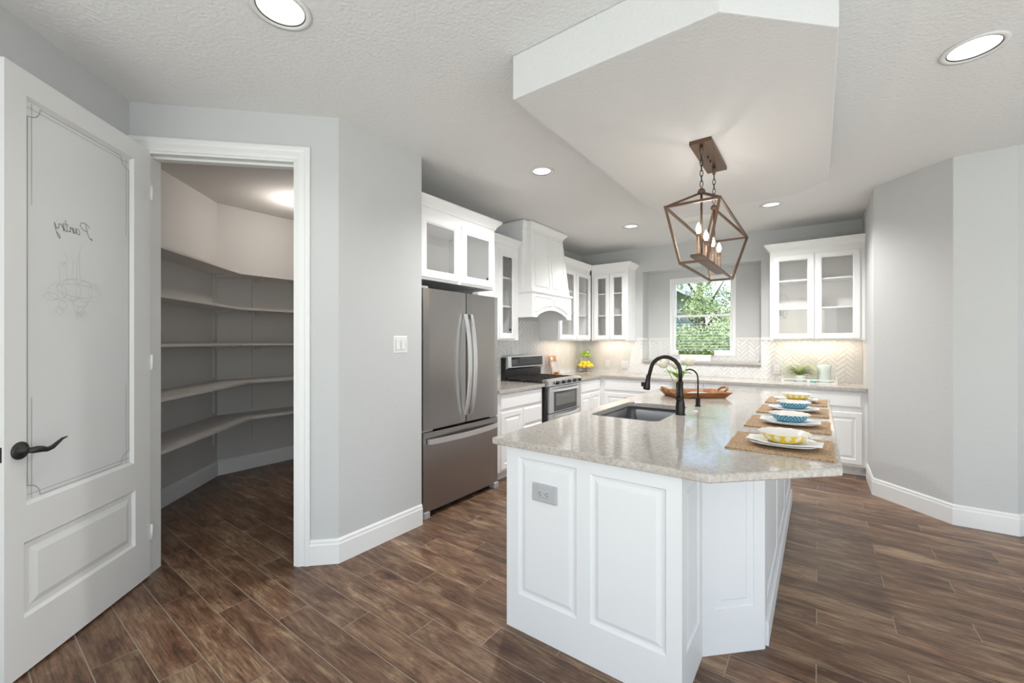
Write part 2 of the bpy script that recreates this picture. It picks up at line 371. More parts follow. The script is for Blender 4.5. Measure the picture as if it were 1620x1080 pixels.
# rear and dining walls (behind the camera)
mb = MB()
for x0, x1, z0, z1 in ((-2.3, 5.2, 2.45, 3.4), (-2.3+0, -3.2, 0, 0), (.15, 2.0, 0, 2.45), (5.1, 6.1, 0, 3.4), (2.0, 5.1, 0, .5)):
    if z1 > z0: mb.box(x0, x1, -4.62, -4.5, z0, z1)
mb.box(q.x-.12, -3.2+.7, -4.62, -4.5, 0, TOP)
struct(mb.build('wall_rear', 'wall'), 'wall behind the camera with large openings', 'wall')
mb = MB()
for y0, y1, z0, z1 in ((-4.62, -3.8, 0, 3.4), (.8, 5.2, 0, 3.4), (-3.8, .8, 0, .5), (-3.8, .8, 2.7, 3.4)): mb.box(6.0, 6.12, y0, y1, z0, z1)
mb.box(1.75, 6.12, 5.1, 5.22, 0, 3.4)
struct(mb.build('wall_dining', 'wall'), 'walls of the adjoining dining room', 'wall')

# ceiling with holes for the can lights
cans = [(-1.815, .835, .098), (.594, 2.89, .098), (-1.82, 2.89, .082), (-1.82, 4.90, .082), (-.387, 4.97, .082)]
def holed(poly, z, holes, mbz):
    t = bmesh.new(); vs = [t.verts.new((x, y, z)) for x, y in poly]; ed = [t.edges.new((vs[i], vs[(i+1) % len(vs)])) for i in range(len(vs))]
    for cx, cy, r in holes:
        c = [t.verts.new((cx+r*math.cos(2*PI*i/28), cy+r*math.sin(2*PI*i/28), z)) for i in range(28)]
        ed += [t.edges.new((c[i], c[(i+1) % 28])) for i in range(28)]
    bmesh.ops.triangle_fill(t, use_beauty=True, edges=ed, normal=(0, 0, -1)); mbz.merge(t)
poly = [(q.x, -4.5), (q.x, q.y), tuple(C0), tuple(P1), (-2.41, 2.13), (LX, 2.13), (LX, BY), (RX, BY), (RX, 4.95), (.818, 4.5), (1.105, 4.5), (1.105, -4.5)]
mb = MB(); holed(poly, H, cans, mb)
o = struct(mb.build('ceiling', 'ceil', recalc=False), 'textured white kitchen ceiling', 'ceiling')
o = MB().prism(poly, TOP-.02, TOP+.02).build('ceiling_light_block', 'ceil'); struct(o, 'added lid above the kitchen ceiling that blocks light', 'ceiling')  # unseen lid, added to block light above the can holes
mb = MB(); mb.box(1.105, 1.16, -4.5, 4.5, H, 3.4); struct(mb.build('trim_1', 'ceil'), 'step where the ceiling rises into the next room', 'trim')
mb = MB(); mb.box(1.105, 6.12, -4.62, 5.22, 3.35, 3.42); struct(mb.build('ceiling_dining', 'ceil'), 'higher ceiling of the adjoining room', 'ceiling')
mb = MB()
holed([(-2.53, 1.4), tuple(SE(s1, .12)), tuple(SE(-.6, .12)), (-5.1, 1.5), (-5.1, 3.7), (LX-.12, 3.7), (LX-.12, 2.01), (-2.53, 2.01)], 2.80, [(-4.24, 2.13, .06)], mb)
struct(mb.build('ceiling_pantry', M['pantrywall'], recalc=False), 'ceiling inside the pantry', 'ceiling')
struct(MB().prism([(-2.53, 1.4), tuple(SE(s1, .12)), tuple(SE(-.6, .12)), (-5.1, 1.5), (-5.1, 3.7), (LX-.12, 3.7), (LX-.12, 2.01), (-2.53, 2.01)], 2.93, 2.96).build('ceiling_pantry_light_block', 'ceil'), 'added lid above the pantry ceiling that blocks light', 'ceiling')  # unseen lid added over the pantry to keep light out
# dropped soffit over the island
sz = 2.55
mb = MB(); mb.prism([(-1.2, 1.64), (-.285, 1.64), (.062, 1.985), (.062, 3.82), (-.155, 4.04), (-1.2, 4.04)], sz, H-.002, bev=.006)
struct(mb.build('ceiling_soffit', 'soffit'), 'dropped six sided ceiling panel above the island', 'soffit')

# ------------------------------------------------------------------ floor of planks
fl = MB(); fl.box(-5.6, 6.2, -4.7, 6.6, -.06, -.0011); floor = struct(fl.build('floor', 'grout'), 'wood look plank tile floor with thin pale grout', 'floor')
pm = MB(); pm.box(.002, .9145, .002, .151, -.012, 0, bev=.0008); pme = pm.build('plank', 'plank'); pmesh = pme.data; bpy.data.objects.remove(pme)
F2 = Vector((-math.sin(math.radians(36.3)), math.cos(math.radians(36.3)))); Rt = Vector((F2.y, -F2.x))
def vis(x, y):
    p = Vector((x, y)); d = p.dot(F2)
    if d < .35: return False
    u = 810+660*p.dot(Rt)/d; v = 541+660*1.37/d
    return -60 < u < 1680 and v < 1160
def inside(x, y):
    if -1.2 < x < -.42 and 1.66 < y < 4.4: return False      # under the island
    if x < -3.15 and y > 3.5: return False
    if y > 5.6 or (x < -2.6 and y > 3.2): return False
    if x > .45 and y > 5.05: return False
    if (Vector((x, y))-C0).dot(EV) > 0 and (Vector((x, y))-C0).dot(DV) < -.65: return False
    if (Vector((x, y))-C0).dot(EV) < 0 and (Vector((x, y))-C0).dot(DV) < -.05: return False
    if x < -5.0: return False
    if x > 2.4: return False
    return True
cand = []
for k in range(-8, 37):
    for n in range(-5, 8):
        x0 = -2.757 + .3055*(3*n + k % 3); y0 = .667+.153*k
        smp = [(x0+.9165*a/4, y0+.153*b) for a in range(5) for b in (0, .5, 1)]
        if any(vis(*p) and inside(*p) for p in smp):
            cand.append((min(Vector(p).length for p in smp), x0, y0))
cand.sort(); rest = MB()
for i, (d, x0, y0) in enumerate(cand):
    if i < 298:
        o = bpy.data.objects.new('plank', pmesh); COL.objects.link(o); o.parent = floor; o.location = (x0, y0, 0)
    else: rest.box(x0+.0015, x0+.915, y0+.0013, y0+.1517, -.012, 0)
if len(cand) > 298: o = rest.build('distant_planks', 'plank', floor); o['kind'] = 'stuff'
print('planks', len(cand))

# ------------------------------------------------------------------ baseboards and casings
BBP = [(0, 0), (.014, 0), (.014, .118), (.010, .128), (.010, .140), (.005, .150), (0, .152)]
def baseboard(name, path, label):
    mb = MB(); mb.sweep([tuple(p) for p in path], BBP); return struct(mb.build(name, 'trim'), label, 'baseboard')
baseboard('baseboard_switch', [(-2.41, 2.13), P1, SE(.985, 0)], 'white baseboard wrapping the wall under the light switch')
baseboard('baseboard_left', [SE(0, -.02), SE(0, -1.25)], 'white baseboard behind the open door')
baseboard('baseboard_pantry', [(-4.98, 3.6), tuple(c_in), tuple(PW(.12))], 'white baseboard inside the pantry')
baseboard('baseboard_right', [(1.75, 5.11), (1.137, 4.50), (.818, 4.50), (RX, 4.95), (RX, 5.50)], 'white baseboard along the faceted right wall')
# door casing and jamb
gm = lambda a, b, c: (*(C0 + DV*a - EV*c), b)
CP = [(0, 0), (0, .012), (-.018, .016), (-.045, .012), (-.055, .018), (-.072, .018), (-.08, .014), (-.08, 0)]
mb = MB(); mb.sweep([(sj1+.003, 0), (sj1+.003, hd), (sj0-.003, hd), (sj0-.003, 0)], [(-o, c) for o, c in [(-p[0], p[1]) for p in CP]], mp=gm)
struct(mb.build('trim_2', 'trim'), 'white moulded casing round the pantry doorway', 'door casing')
mb = MB()
gj = lambda a, b, z: (*(C0 + DV*a + EV*b), z)
mb.prism([(sj0-.002, -.004), (sj0+.012, -.004), (sj0+.012, .124), (sj0-.002, .124)], 0, hd, mp=gj)
mb.prism([(sj1-.012, -.004), (sj1+.002, -.004), (sj1+.002, .124), (sj1-.012, .124)], 0, hd, mp=gj)
mb.prism([(sj0, -.004), (sj1, -.004), (sj1, .124), (sj0, .124)], hd-.014, hd, mp=gj)
mb.prism([(sj0, .045), (sj1, .045), (sj1, .08), (sj0, .08)], hd-.026, hd-.014, mp=gj)
mb.prism([(sj1-.024, .045), (sj1-.012, .045), (sj1-.012, .08), (sj1-.024, .08)], 0, hd-.014, mp=gj)
struct(mb.build('trim_3', 'trim'), 'white jamb and stop lining the pantry doorway', 'door jamb')

# ------------------------------------------------------------------ pantry door (open leaf); local x along leaf from hinge, -y = visible face
dr = thing('door_1', 'open white pantry door with frosted glass panel and dark lever handle', 'door', (*(C0 + DV*.108 + EV*.0 ), .012)); dr['kind'] = 'structure'
dr.rotation_euler = (0, 0, math.radians(-45))    # local +x -> (R2,-R2) i.e. out of the doorway; local -y -> (-R2,-R2): flip below
# local +y points to (R2,R2) = visible side
DW, DH = .812, 2.475
gf = lambda a, b, c: (a, -b, c)
gx0, gx1, gz0, gz1 = .118, .735, .675, 2.385
px0, px1, pz0, pz1 = .105, .735, .225, .535
mb = MB()
for x0, x1, z0, z1 in ((0, gx0, 0, DH), (gx1, DW, 0, DH), (gx0, gx1, gz1, DH), (gx0, gx1, pz1, gz0), (gx0, gx1, 0, pz0)): mb.box(x0, x1, -.035, 0, z0, z1)
mb.box(gx0-.02, gx0, -.035, 0, pz0, pz1) if False else None
mb.panel(gx0, gx1, gz0, gz1, .034, [(0, 0), (.010, -.0), (.022, .012)], hole=True, mp=gf)
struct_leaf = mb.build('door_leaf', 'door', dr)
mb = MB(); mb.panel(gx0, gx1, pz0, pz1, .034, [(0, .001), (.012, .012), (.035, .012), (.062, .003)], mp=gf); mb.build('lower_panel', 'door', dr)
mb = MB(); mb.box(gx0+.012, gx1-.012, -.022, -.014, gz0+.012, gz1-.012); pane = mb.build('frosted_pane', 'frost', dr)
# etched border lines and drawing on the pane (y = -.0135)
def ribbon(mb, pts, w, y=-.0132):
    for a, b in zip(pts, pts[1:]):
        a = Vector(a); b = Vector(b); d = b-a
        if d.length < 1e-6: continue
        n = Vector((-d.y, d.x)).normalized()*w/2; e = d.normalized()*w*.3
        q4 = [a-n-e, b-n+e, b+n+e, a+n-e]
        mb.b.faces.new([mb.b.verts.new((p.x, y, p.y)) for p in q4])
ix0, ix1, iz0, iz1 = gx0+.03, gx1-.03, gz0+.03, gz1-.03
mb = MB(); c = .055
def arc(cx, cz, r, a0, a1, n=10): return [(cx+r*math.cos(math.radians(a0+(a1-a0)*i/n)), cz+r*math.sin(math.radians(a0+(a1-a0)*i/n))) for i in range(n+1)]
ribbon(mb, [(ix0, iz0+c), (ix0, iz1-c)], .0035); ribbon(mb, [(ix1, iz0+c), (ix1, iz1-c)], .0035)
ribbon(mb, [(ix0+c, iz0), (ix1-c, iz0)], .0035); ribbon(mb, [(ix0+c, iz1), (ix1-c, iz1)], .0035)
for cx, cz, a0 in ((ix0, iz0, 0), (ix1, iz0, 90), (ix1, iz1, 180), (ix0, iz1, 270)): ribbon(mb, arc(cx, cz, c, a0, a0+90), .0035)
jx0, jx1, jz0, jz1 = ix0+.018, ix1-.018, iz0+.018, iz1-.018
for x in (jx0, jx1):
    ribbon(mb, [(x, iz0-.002), (x, iz0+.42)], .0025); ribbon(mb, [(x, iz1+.002), (x, iz1-.42)], .0025)
for z in (jz0, jz1): ribbon(mb, [(ix0+.0, z), (ix1, z)], .0025)
mb.build('etched_border', 'etch', pane)
# the word Pantry, seen reversed from this side: hand drawn script strokes, letter space left to right
def bez(p0, p1, p2, p3, n=8): return [tuple((1-t)**3*a+3*(1-t)**2*t*b+3*(1-t)*t*t*c+t**3*d for a, b, c, d in zip(p0, p1, p2, p3)) for t in [i/n for i in range(n+1)]]
strokes = [
 bez((.16, 1.0), (.10, .5), (.05, .05), (-.14, -.12)) , bez((-.14, -.12), (-.25, -.15), (-.2, .0), (-.1, .0)),
 bez((-.05, .75), (0, 1.1), (.5, 1.15), (.46, .8)) + bez((.46, .8), (.42, .5), (.15, .42), (.1, .5)),
 bez((.66, .42), (.5, .5), (.42, .0), (.56, .02)) + bez((.56, .02), (.64, .1), (.68, .3), (.70, .42)) + bez((.70, .42), (.66, .1), (.68, .0), (.78, .1)),
 bez((.78, .1), (.82, .3), (.84, .42), (.84, .42)) + bez((.84, .42), (.84, .2), (.80, .0), (.80, .0)) + bez((.80, .0), (.86, .3), (.96, .5), (.98, .36)) + bez((.98, .36), (.96, .1), (.96, -.02), (1.06, .1)),
 bez((1.22, .8), (1.18, .5), (1.10, .05), (1.14, .0)) + bez((1.14, .0), (1.2, .0), (1.24, .1), (1.26, .15)), [(1.08, .5), (1.32, .54)],
 bez((1.26, .15), (1.3, .3), (1.33, .45), (1.33, .45)) + bez((1.33, .45), (1.32, .2), (1.3, .0), (1.3, .0)) + bez((1.3, .0), (1.36, .35), (1.42, .5), (1.5, .4)),
 bez((1.54, .42), (1.52, .1), (1.56, .0), (1.66, .1)) + bez((1.66, .1), (1.72, .3), (1.74, .42), (1.74, .42)), bez((1.74, .42), (1.70, 0), (1.62, -.5), (1.52, -.62)) + bez((1.52, -.62), (1.42, -.6), (1.5, -.35), (1.66, -.2)),
]
mb = MB()
tx0, tx1, tz = .385, .585, 1.865      # P starts at hinge side (reversed word); along +x = toward free edge
for st in strokes: ribbon(mb, [(tx0 + (x+.2)/1.95*(tx1-tx0), tz + y*.062) for x, y in st], .0042)
mb.build('etched_word', 'etch', pane)
mb = MB()
def ell(cx, cz, rx, rz, a0=0, a1=360, rot=0, n=22):
    out = []
    for i in range(n+1):
        a = math.radians(a0+(a1-a0)*i/n); x = rx*math.cos(a); z = rz*math.sin(a); r = math.radians(rot)
        out.append((cx+x*math.cos(r)-z*math.sin(r), cz+x*math.sin(r)+z*math.cos(r)))
    return out
draw = [ell(.46, 1.60, .115, .055, 0, 180), ell(.46, 1.60, .115, .03), ell(.50, 1.60, .05, .05), ell(.43, 1.60, .045, .05), ell(.37, 1.60, .035, .045),
        ell(.57, 1.585, .045, .035), ell(.60, 1.56, .035, .016), ell(.45, 1.545, .04, .022), ell(.45, 1.505, .018, .022), ell(.43, 1.49, .012, .014), ell(.46, 1.485, .012, .014),
        ell(.545, 1.525, .02, .022), ell(.56, 1.50, .018, .016), [(.40, 1.56), (.47, 1.48), (.51, 1.58)], [(.52, 1.62), (.53, 1.72), (.56, 1.72), (.56, 1.63)],
        [(.55, 1.70), (.52, 1.74), (.54, 1.77)], [(.50, 1.66), (.49, 1.73), (.505, 1.76)], bez((.47, 1.63), (.48, 1.72), (.46, 1.78), (.44, 1.83)), bez((.45, 1.65), (.46, 1.7), (.46, 1.74), (.455, 1.78))]
for d in draw: ribbon(mb, d, .0022)
mb.build('etched_fruit_basket', 'etchlight', pane)
# lever handle
mb = MB(); mxr = Matrix.Rotation(-PI/2, 4, 'X')
mb.lathe([(.0, 0), (.036, 0), (.036, .004), (.030, .010), (.014, .014), (.012, .034), (.0, .034)], 28, (.752, 0, .93-.012), mx=mxr)
hb = mb.build('handle_rosette', 'blackmetal', dr)
mb = MB(); pts = [(.752, .030, .918), (.752, .046, .918), (.742, .052, .919), (.72, .053, .915), (.70, .053, .908), (.675, .053, .912), (.65, .052, .925), (.625, .050, .937), (.60, .048, .940)]
mb.tube(pts, [.011, .013, .014, .013, .010, .009, .007, .005, .003], 12); mb.build('lever', 'blackmetal', hb)
mb = MB(); mb.box(DW-.001, DW+.0015, -.028, -.008, .885, .945); mb.build('latch_plate', 'blackmetal', dr)
mb = MB()
for z in (.25, 1.24, 2.23): mb.lathe([(.0, z-.045), (.006, z-.045), (.006, z+.045), (0, z+.045)], 10, (-.005, .004, 0))
mb.build('hinge', 'door', dr)

# ------------------------------------------------------------------ pantry shelves
shz = [2.08, 1.72, 1.357, .98, .618]; shw = [.27, .27, .30, .40, .40]
for i, (z, w) in enumerate(zip(shz, shw)):
    nm = ['topmost', 'second from the top', 'third from the top', 'fourth from the top', 'lowest'][i]
    t = thing('pantry_shelf', 'painted L shaped pantry shelf, %s of the five' % nm, 'shelf', (-4.9, 1.7, z), 0, 'pantry shelves')
    a = PW(.13); b = c_in; fi = Vector((-4.98+w, 1.66+.4142*w)); fa = SE(pl+w, .13)
    mb = MB(); mb.prism([tuple(p) for p in (a, fa, fi, (-4.98+w, 3.58), (-4.979, 3.58), b)], -.022, 0, bev=.002); o = mb.build('board', 'shelf', t); o.data.transform(Matrix.Translation((4.9, -1.7, 0)))
    k = 0
    for vy in (2.015, 2.70):
        mb = MB(); mb.prism([(0, -.022), (0, -.060), (.02, -.060), (w*.75, -.032), (w*.75, -.022)], -.008, .008, mp=lambda a, b, c, vy=vy: (-4.98+.014+a+4.9, vy+c-1.7, b)); mb.build('bracket', 'shelf', t)
    for e in (e_c-.05, .62):
        p = PW(e); mb = MB(); mb.prism([(0, -.022), (0, -.060), (.02, -.060), (w*.6, -.032), (w*.6, -.022)], -.008, .008, mp=lambda a, b, c, p=p: (p.x+R2*(a+.014)-R2*c+4.9, p.y+R2*(a+.014)+R2*c-1.7, b)); mb.build('bracket', 'shelf', t)
for i, (kind, v) in enumerate((('b', 2.015), ('b', 2.70), ('l', .62), ('l', e_c-.05))):
    mb = MB()
    for z, z1 in zip([.30]+shz[::-1][:-1], shz[::-1]):
        za, zb = z+.03, z1-.024
        if kind == 'b': mb.box(-4.979, -4.966, v-.028, v+.028, za, zb)
        else:
            p = PW(v); mb.prism([tuple(p+EV*-.028), tuple(p+EV*.028), tuple(p+EV*.028+DV*.013), tuple(p-EV*.028+DV*.013)], za, zb)
    o = mb.build('shelf_upright', 'pantrywall'); o['kind'] = 'stuff' if 0 else 'structure'
    tag(o, ['painted battens under the shelves on the pantry back wall near the corner', 'painted battens at the right of the pantry back wall', 'painted battens nearest the pantry jamb', 'painted battens by the pantry corner'][i], 'shelf batten')

# ------------------------------------------------------------------ can lights
CL = ['large recessed ceiling light at the top left above the pantry side', 'large recessed ceiling light right of the dropped ceiling panel', 'recessed ceiling light between fridge cabinet and dropped ceiling panel', 'small recessed ceiling light in front of the range hood', 'recessed ceiling light at the back, just past the dropped panel']
def can(x, y, z, r, label, e, group=None):
    t = thing('recessed_light', label, 'ceiling light', (x, y, z), 0, group)
    mb = MB(); mb.lathe([(r, -.001), (r+.018, -.001), (r+.020, -.006), (r+.004, -.007), (r-.004, -.004), (r-.004, .0)], 36); mb.build('trim_ring', 'plastic', t)
    mb = MB(); mb.lathe([(r-.003, -.003), (r-.006, -.0045), (r-.008, .001), (r-.006, .003)], 36); mb.build('gasket', 'plasticdark', t)
    mb = MB(); mb.lathe([(r-.006, .0), (r-.012, .03), (r*.66, .075), (r*.66, .08), (r+.004, .08), (r+.004, .0)], 36); mb.build('baffle', 'baffle', t)
    mb = MB(); mb.lathe([(0, .070), (r*.3, .068), (r*.66, .074), (r*.66, .078), (0, .078)], 28); mb.build('lens', 'lens', t)
    if e: lamp('can_spot', 'SPOT', (0, 0, -.012), (0, 0, 0), e, (1, .99, .98), .05, spot=2.5, parent=t, blend=.9)
for (x, y, r), lb in zip(cans, CL): can(x, y, H, r, lb, 14 if r > .09 else 105, 'kitchen can lights')
can(-4.24, 2.13, 2.80, .06, 'small ceiling light inside the pantry', 0)
lamp('pantry_lamp', 'POINT', (-4.24, 2.13, 2.62), energy=9.5, color=(1, .93, .86), size=.06)
# air vent
t = thing('air_vent', 'white ceiling air vent behind the lantern near the back wall', 'air vent', (-1.09, 5.0, H))
mb = MB(); gv = lambda a, b, c: (a, c, b)
mb.panel(-.16, .16, -.085, .085, 0, [(0, -.006), (.02, -.010), (.024, -.004)], hole=True, mp=gv); mb.build('frame', 'plastic', t)
for i in range(7):
    y = -.055+i*.0183; mb = MB(); mb.loft([[(x, y-.006, -.002), (x, y-.005, -.001), (x, y+.008, -.008), (x, y+.007, -.009)] for x in (-.138, .138)]); mb.build('slat', 'plastic', t)

# ------------------------------------------------------------------ electrical plates
def plate(name, label, loc, rz, w=.075, h=.118, kind='switch1', m='plastic'):
    t = thing(name, label, 'switch' if 'switch' in kind else 'outlet', loc, rz)
    mb = MB(); mb.panel(-w/2, w/2, -h/2, h/2, 0, [(0, -.003), (.004, -.006)]); mb.build('cover_plate', m, t)
    n = {'switch1': 1, 'switch2': 2, 'switch3': 3}.get(kind, 0)
    for i in range(n):
        cx = (i-(n-1)/2)*.046; mb = MB(); mb.prism([(-.0085, -.033), (-.0085, .033), (-.0065, .033), (-.0115, -.033)], cx-.016, cx+.016, mp=lambda a, b, c: (c, a, b)); mb.build('rocker', m, t)
    if kind in ('outlet', 'outlet_h'):
        fn = (lambda a, b: (a, b)) if kind == 'outlet' else (lambda a, b: (b, a))
        mb = MB(); a, b = fn(.017, .034); mb.panel(-a, a, -b, b, -.004, [(0, -.008), (.002, -.009)]); mb.build('socket_face', m, t)
        for dz in (-.018, .018):
            mb = MB()
            for dx in (-.006, .006):
                a, b = fn(dx, dz); da, db = fn(.0012, .004); mb.box(a-da, a+da, -.0098, -.0085, b-db, b+db)
            a, b = fn(0, dz-.009); mb.box(a-.002, a+.002, -.0098, -.0085, b-.002, b+.002); mb.build('slots', 'plasticdark', t)
    return t
plate('light_switch', 'white double rocker light switch on the wall beside the fridge', (-2.412, 1.931, 1.353), PI/2, .122, .122, 'switch2')
plate('wall_outlet', 'white outlet on the tiles directly behind the leaning wooden board', (LX+.012, 5.205, 1.04), PI/2, .075, .118, 'outlet')
plate('wall_outlet', 'white outlet on the tiles left of the fruit stand by the corner', (LX+.012, 5.94, 1.035), PI/2, .075, .118, 'outlet')
plate('wall_switch', 'narrow white switch plate on the tiles right of the fruit stand', (-2.642, BY-.012, 1.033), 0, .075, .118, 'switch1')
plate('wall_switch', 'wide white double switch plate on the tiles left of the faucet', (-2.365, BY-.012, 1.028), 0, .118, .118, 'switch2')
plate('wall_outlet', 'white outlet on the tiles left of the fern', (-.417, BY-.012, 1.033), 0, .075, .118, 'outlet')

# ------------------------------------------------------------------ backsplash herringbone
def herring(name, a0, a1, b0, b1, mp, label, holes=(), parent=None):
    w, L = .040, .120; t = bmesh.new(); c45 = R2; gp = .0011
    R = int((abs(a1-a0)+abs(b1-b0))/w)+8
    ca, cb = (a0+a1)/2, (b0+b1)/2
    for j in range(-R//3-2, R//3+3):
        for i in range(-R, R+1):
            for hx, hy, ww, hh in ((i*w+3*w*j, i*w-3*w*j, L, w), (i*w+3*w*j, i*w-3*w*j+w, w, L)):
                cx, cy = hx+ww/2, hy+hh/2; px = ca+(cx-cy)*c45; py = cb+(cx+cy)*c45
                if px < a0-.07 or px > a1+.07 or py < b0-.07 or py > b1+.07: continue
                tl = random.uniform(-.0004, .0004); tm = random.uniform(-.0004, .0004)
                def V(x, y, d): return t.verts.new((ca+(x-y)*c45, cb+(x+y)*c45, d + (tl*(1 if x > cx else -1)+tm*(1 if y > cy else -1) if d > .004 else 0)))
                x0, x1, y0, y1 = hx+gp, hx+ww-gp, hy+gp, hy+hh-gp; k = .0022
                lo = [V(x0, y0, .001), V(x1, y0, .001), V(x1, y1, .001), V(x0, y1, .001)]; hi = [V(x0+k, y0+k, .0055), V(x1-k, y0+k, .0055), V(x1-k, y1-k, .0055), V(x0+k, y1-k, .0055)]
                t.faces.new(hi)
                for q_ in range(4): t.faces.new([lo[q_], lo[(q_+1) % 4], hi[(q_+1) % 4], hi[q_]])
    for co, no in (((a0, 0, 0), (-1, 0, 0)), ((a1, 0, 0), (1, 0, 0)), ((0, b0, 0), (0, -1, 0)), ((0, b1, 0), (0, 1, 0))):
        bmesh.ops.bisect_plane(t, geom=t.verts[:]+t.edges[:]+t.faces[:], plane_co=co, plane_no=no, clear_outer=True)
    for hx0, hx1, hy0, hy1 in holes:
        for co, no in (((hx0, 0, 0), (1, 0, 0)), ((hx1, 0, 0), (1, 0, 0)), ((0, hy0, 0), (0, 1, 0)), ((0, hy1, 0), (0, 1, 0))):
            bmesh.ops.bisect_plane(t, geom=t.verts[:]+t.edges[:]+t.faces[:], plane_co=co, plane_no=no)
        kill = [f for f in t.faces if hx0 < f.calc_center_median().x < hx1 and hy0 < f.calc_center_median().y < hy1]
        bmesh.ops.delete(t, geom=kill, context='FACES')
    for v in t.verts: v.co = mp(*v.co)
    mb = MB(); mb.merge(t); return mb
def local(o, p): o.data.transform(Matrix.Translation(-Vector(p))); return o
TW = .001
pL, pB, pA = (LX, 4.6, CT), (-1.3, BY, CT), ((ax0+ax1)/2, ALC, az0)
sL = thing('backsplash', 'glossy white herringbone tiles on the wall behind the range', 'backsplash', pL)
sB = thing('backsplash', 'glossy white herringbone tiles on the wall below the window and glass cabinets', 'backsplash', pB)
sA = thing('backsplash', 'glossy white tiles lining the lower part of the window alcove', 'backsplash', pA)
zt = 1.389; az = az0+.028
for par, p, bxs in ((sL, pL, ((LX, LX+.0025, 3.15, BY-.013, CT+TW, zt), (LX, LX+.0025, 3.93, 4.84, zt, 1.653))),
                    (sB, pB, ((LX, RX-.001, BY-.0025, BY-.0002, CT+TW, az0-.03), (LX, ax0, BY-.0025, BY-.0002, az0-.03, zt), (ax1, RX-.001, BY-.0025, BY-.0002, az0-.03, zt))),
                    (sA, pA, ((ax0, wx0, ALC-.0025, ALC-.0002, az, 1.40), (wx1, ax1, ALC-.0025, ALC-.0002, az, 1.40), (wx0, wx1, ALC-.0025, ALC-.0002, az, wz0), (ax0, ax0+.0025, BY+.001, ALC, az, 1.40), (ax1-.0025, ax1, BY+.001, ALC, az, 1.40)))):
    mb = MB()
    for b_ in bxs: mb.box(*b_)
    o = local(mb.build('grout_bed', 'tilegrout', par), p); o['kind'] = 'stuff'
ml = lambda a, b, c: (LX+c+.001, a, b); mbk = lambda a, b, c: (a, BY-c-.001, b); mal = lambda a, b, c: (a, ALC-c-.001, b)
for par, p, mbx in ((sL, pL, herring('a', 3.15, BY-.003, CT+TW, zt, ml, '')), (sL, pL, herring('a', 3.93, 4.84, zt, 1.653, ml, '')), (sB, pB, herring('b', LX+.003, RX-.001, CT+TW, zt, mbk, '', holes=[(ax0-.001, ax1+.001, az0-.031, 1.5)])),
                (sA, pA, herring('a', ax0+.003, ax1-.003, az, 1.40, mal, '', holes=[(wx0-.004, wx1+.004, wz0-.004, 1.5)])),
                (sA, pA, herring('s', BY, ALC-.003, az, 1.40, lambda a, b, c: (ax0+c+.001, a, b), ''))):
    o = local(mbx.build('herringbone_tiles', 'tile', par, recalc=False), p); o['kind'] = 'stuff'
for par, p, a in ((sB, pB, (ax1+.001, -.47, BY-.012, BY-.0005, 1.392, 1.432)), (sB, pB, (-2.19, ax0-.001, BY-.012, BY-.0005, 1.392, 1.432)), (sA, pA, (ax0+.011, wx0-.001, ALC-.012, ALC-.0005, 1.40, 1.432)), (sA, pA, (wx1+.001, ax1, ALC-.012, ALC-.0005, 1.40, 1.432)), (sB, pB, (.365, RX-.0005, BY-.012, BY-.0005, CT+TW, 1.386)), (sA, pA, (ax0, ax0+.01, BY+.001, ALC, 1.40, 1.432))):
    mb = MB(); mb.box(*a); local(mb.build('edge_tile', 'tile', par), p)

# window sill slab
mb = MB(); mb.box(ax0-.0, ax1+.0, BY-.035, ALC, az0-.005, az0+.027, bev=.003); tag(mb.build('window_sill', 'quartz'), 'pale quartz ledge below the kitchen window', 'window sill')

# ------------------------------------------------------------------ kitchen window
win = thing('window_1', 'white double hung kitchen window in the alcove', 'window', ((wx0+wx1)/2, ALC, wz0)); win['kind'] = 'structure'
ww, wh = (wx1-wx0)/2, wz1-wz0
mb = MB(); mb.panel(-ww, ww, 0, wh, .10, [(0, -.012), (.042, -.012), (.046, .02)], hole=True); mb.build('window_frame', 'vinyl', win)
mb = MB(); zm = wh*.50
mb.panel(-ww+.046, ww-.046, zm-.008, wh-.046, .075, [(0, .045), (.024, .045), (.028, .052)], hole=True); up = mb.build('upper_sash', 'vinyl', win)
mb = MB(); mb.panel(-ww+.046, ww-.046, .046, zm+.022, .045, [(0, .012), (.028, .012), (.032, .02)], hole=True); lo = mb.build('lower_sash', 'vinyl', win)
mb = MB(); mb.box(-ww+.07, ww-.07, .060, .064, zm+.01, wh-.07); mb.build('pane', 'glass', up)
mb = MB(); mb.box(-ww+.07, ww-.07, .030, .034, .07, zm); mb.build('pane', 'glass', lo)
mb = MB(); mb.box(-ww+.05, -ww+.058, -.006, .004, zm-.03, wh-.05); mb.box(ww-.058, ww-.05, -.006, .004, zm-.03, wh-.05); mb.build('track', 'vinyl', win)
bl = thing('window_blind', 'white slatted blind covering the lower half of the kitchen window', 'blind', ((wx0+wx1)/2, ALC+.155, wz0))
for i in range(11):
    z = .06+i*.040; mb = MB(); mb.box(-ww+.01, ww-.01, -.022, .022, z-.0012, z+.0012, mx=Matrix.Translation((0, 0, z)) @ Matrix.Rotation(.06, 4, 'X') @ Matrix.Translation((0, 0, -z))); mb.build('slat', 'blind', bl)
for x in (-.28, .28): mb = MB(); mb.tube([(x, -.024, .04), (x, -.024, .47)], .0012, 6); mb.build('ladder_cord', 'blind', bl)
mb = MB(); mb.box(-ww+.01, ww-.01, -.02, .02, .018, .034, bev=.002); mb.build('bottom_rail', 'blind', bl)

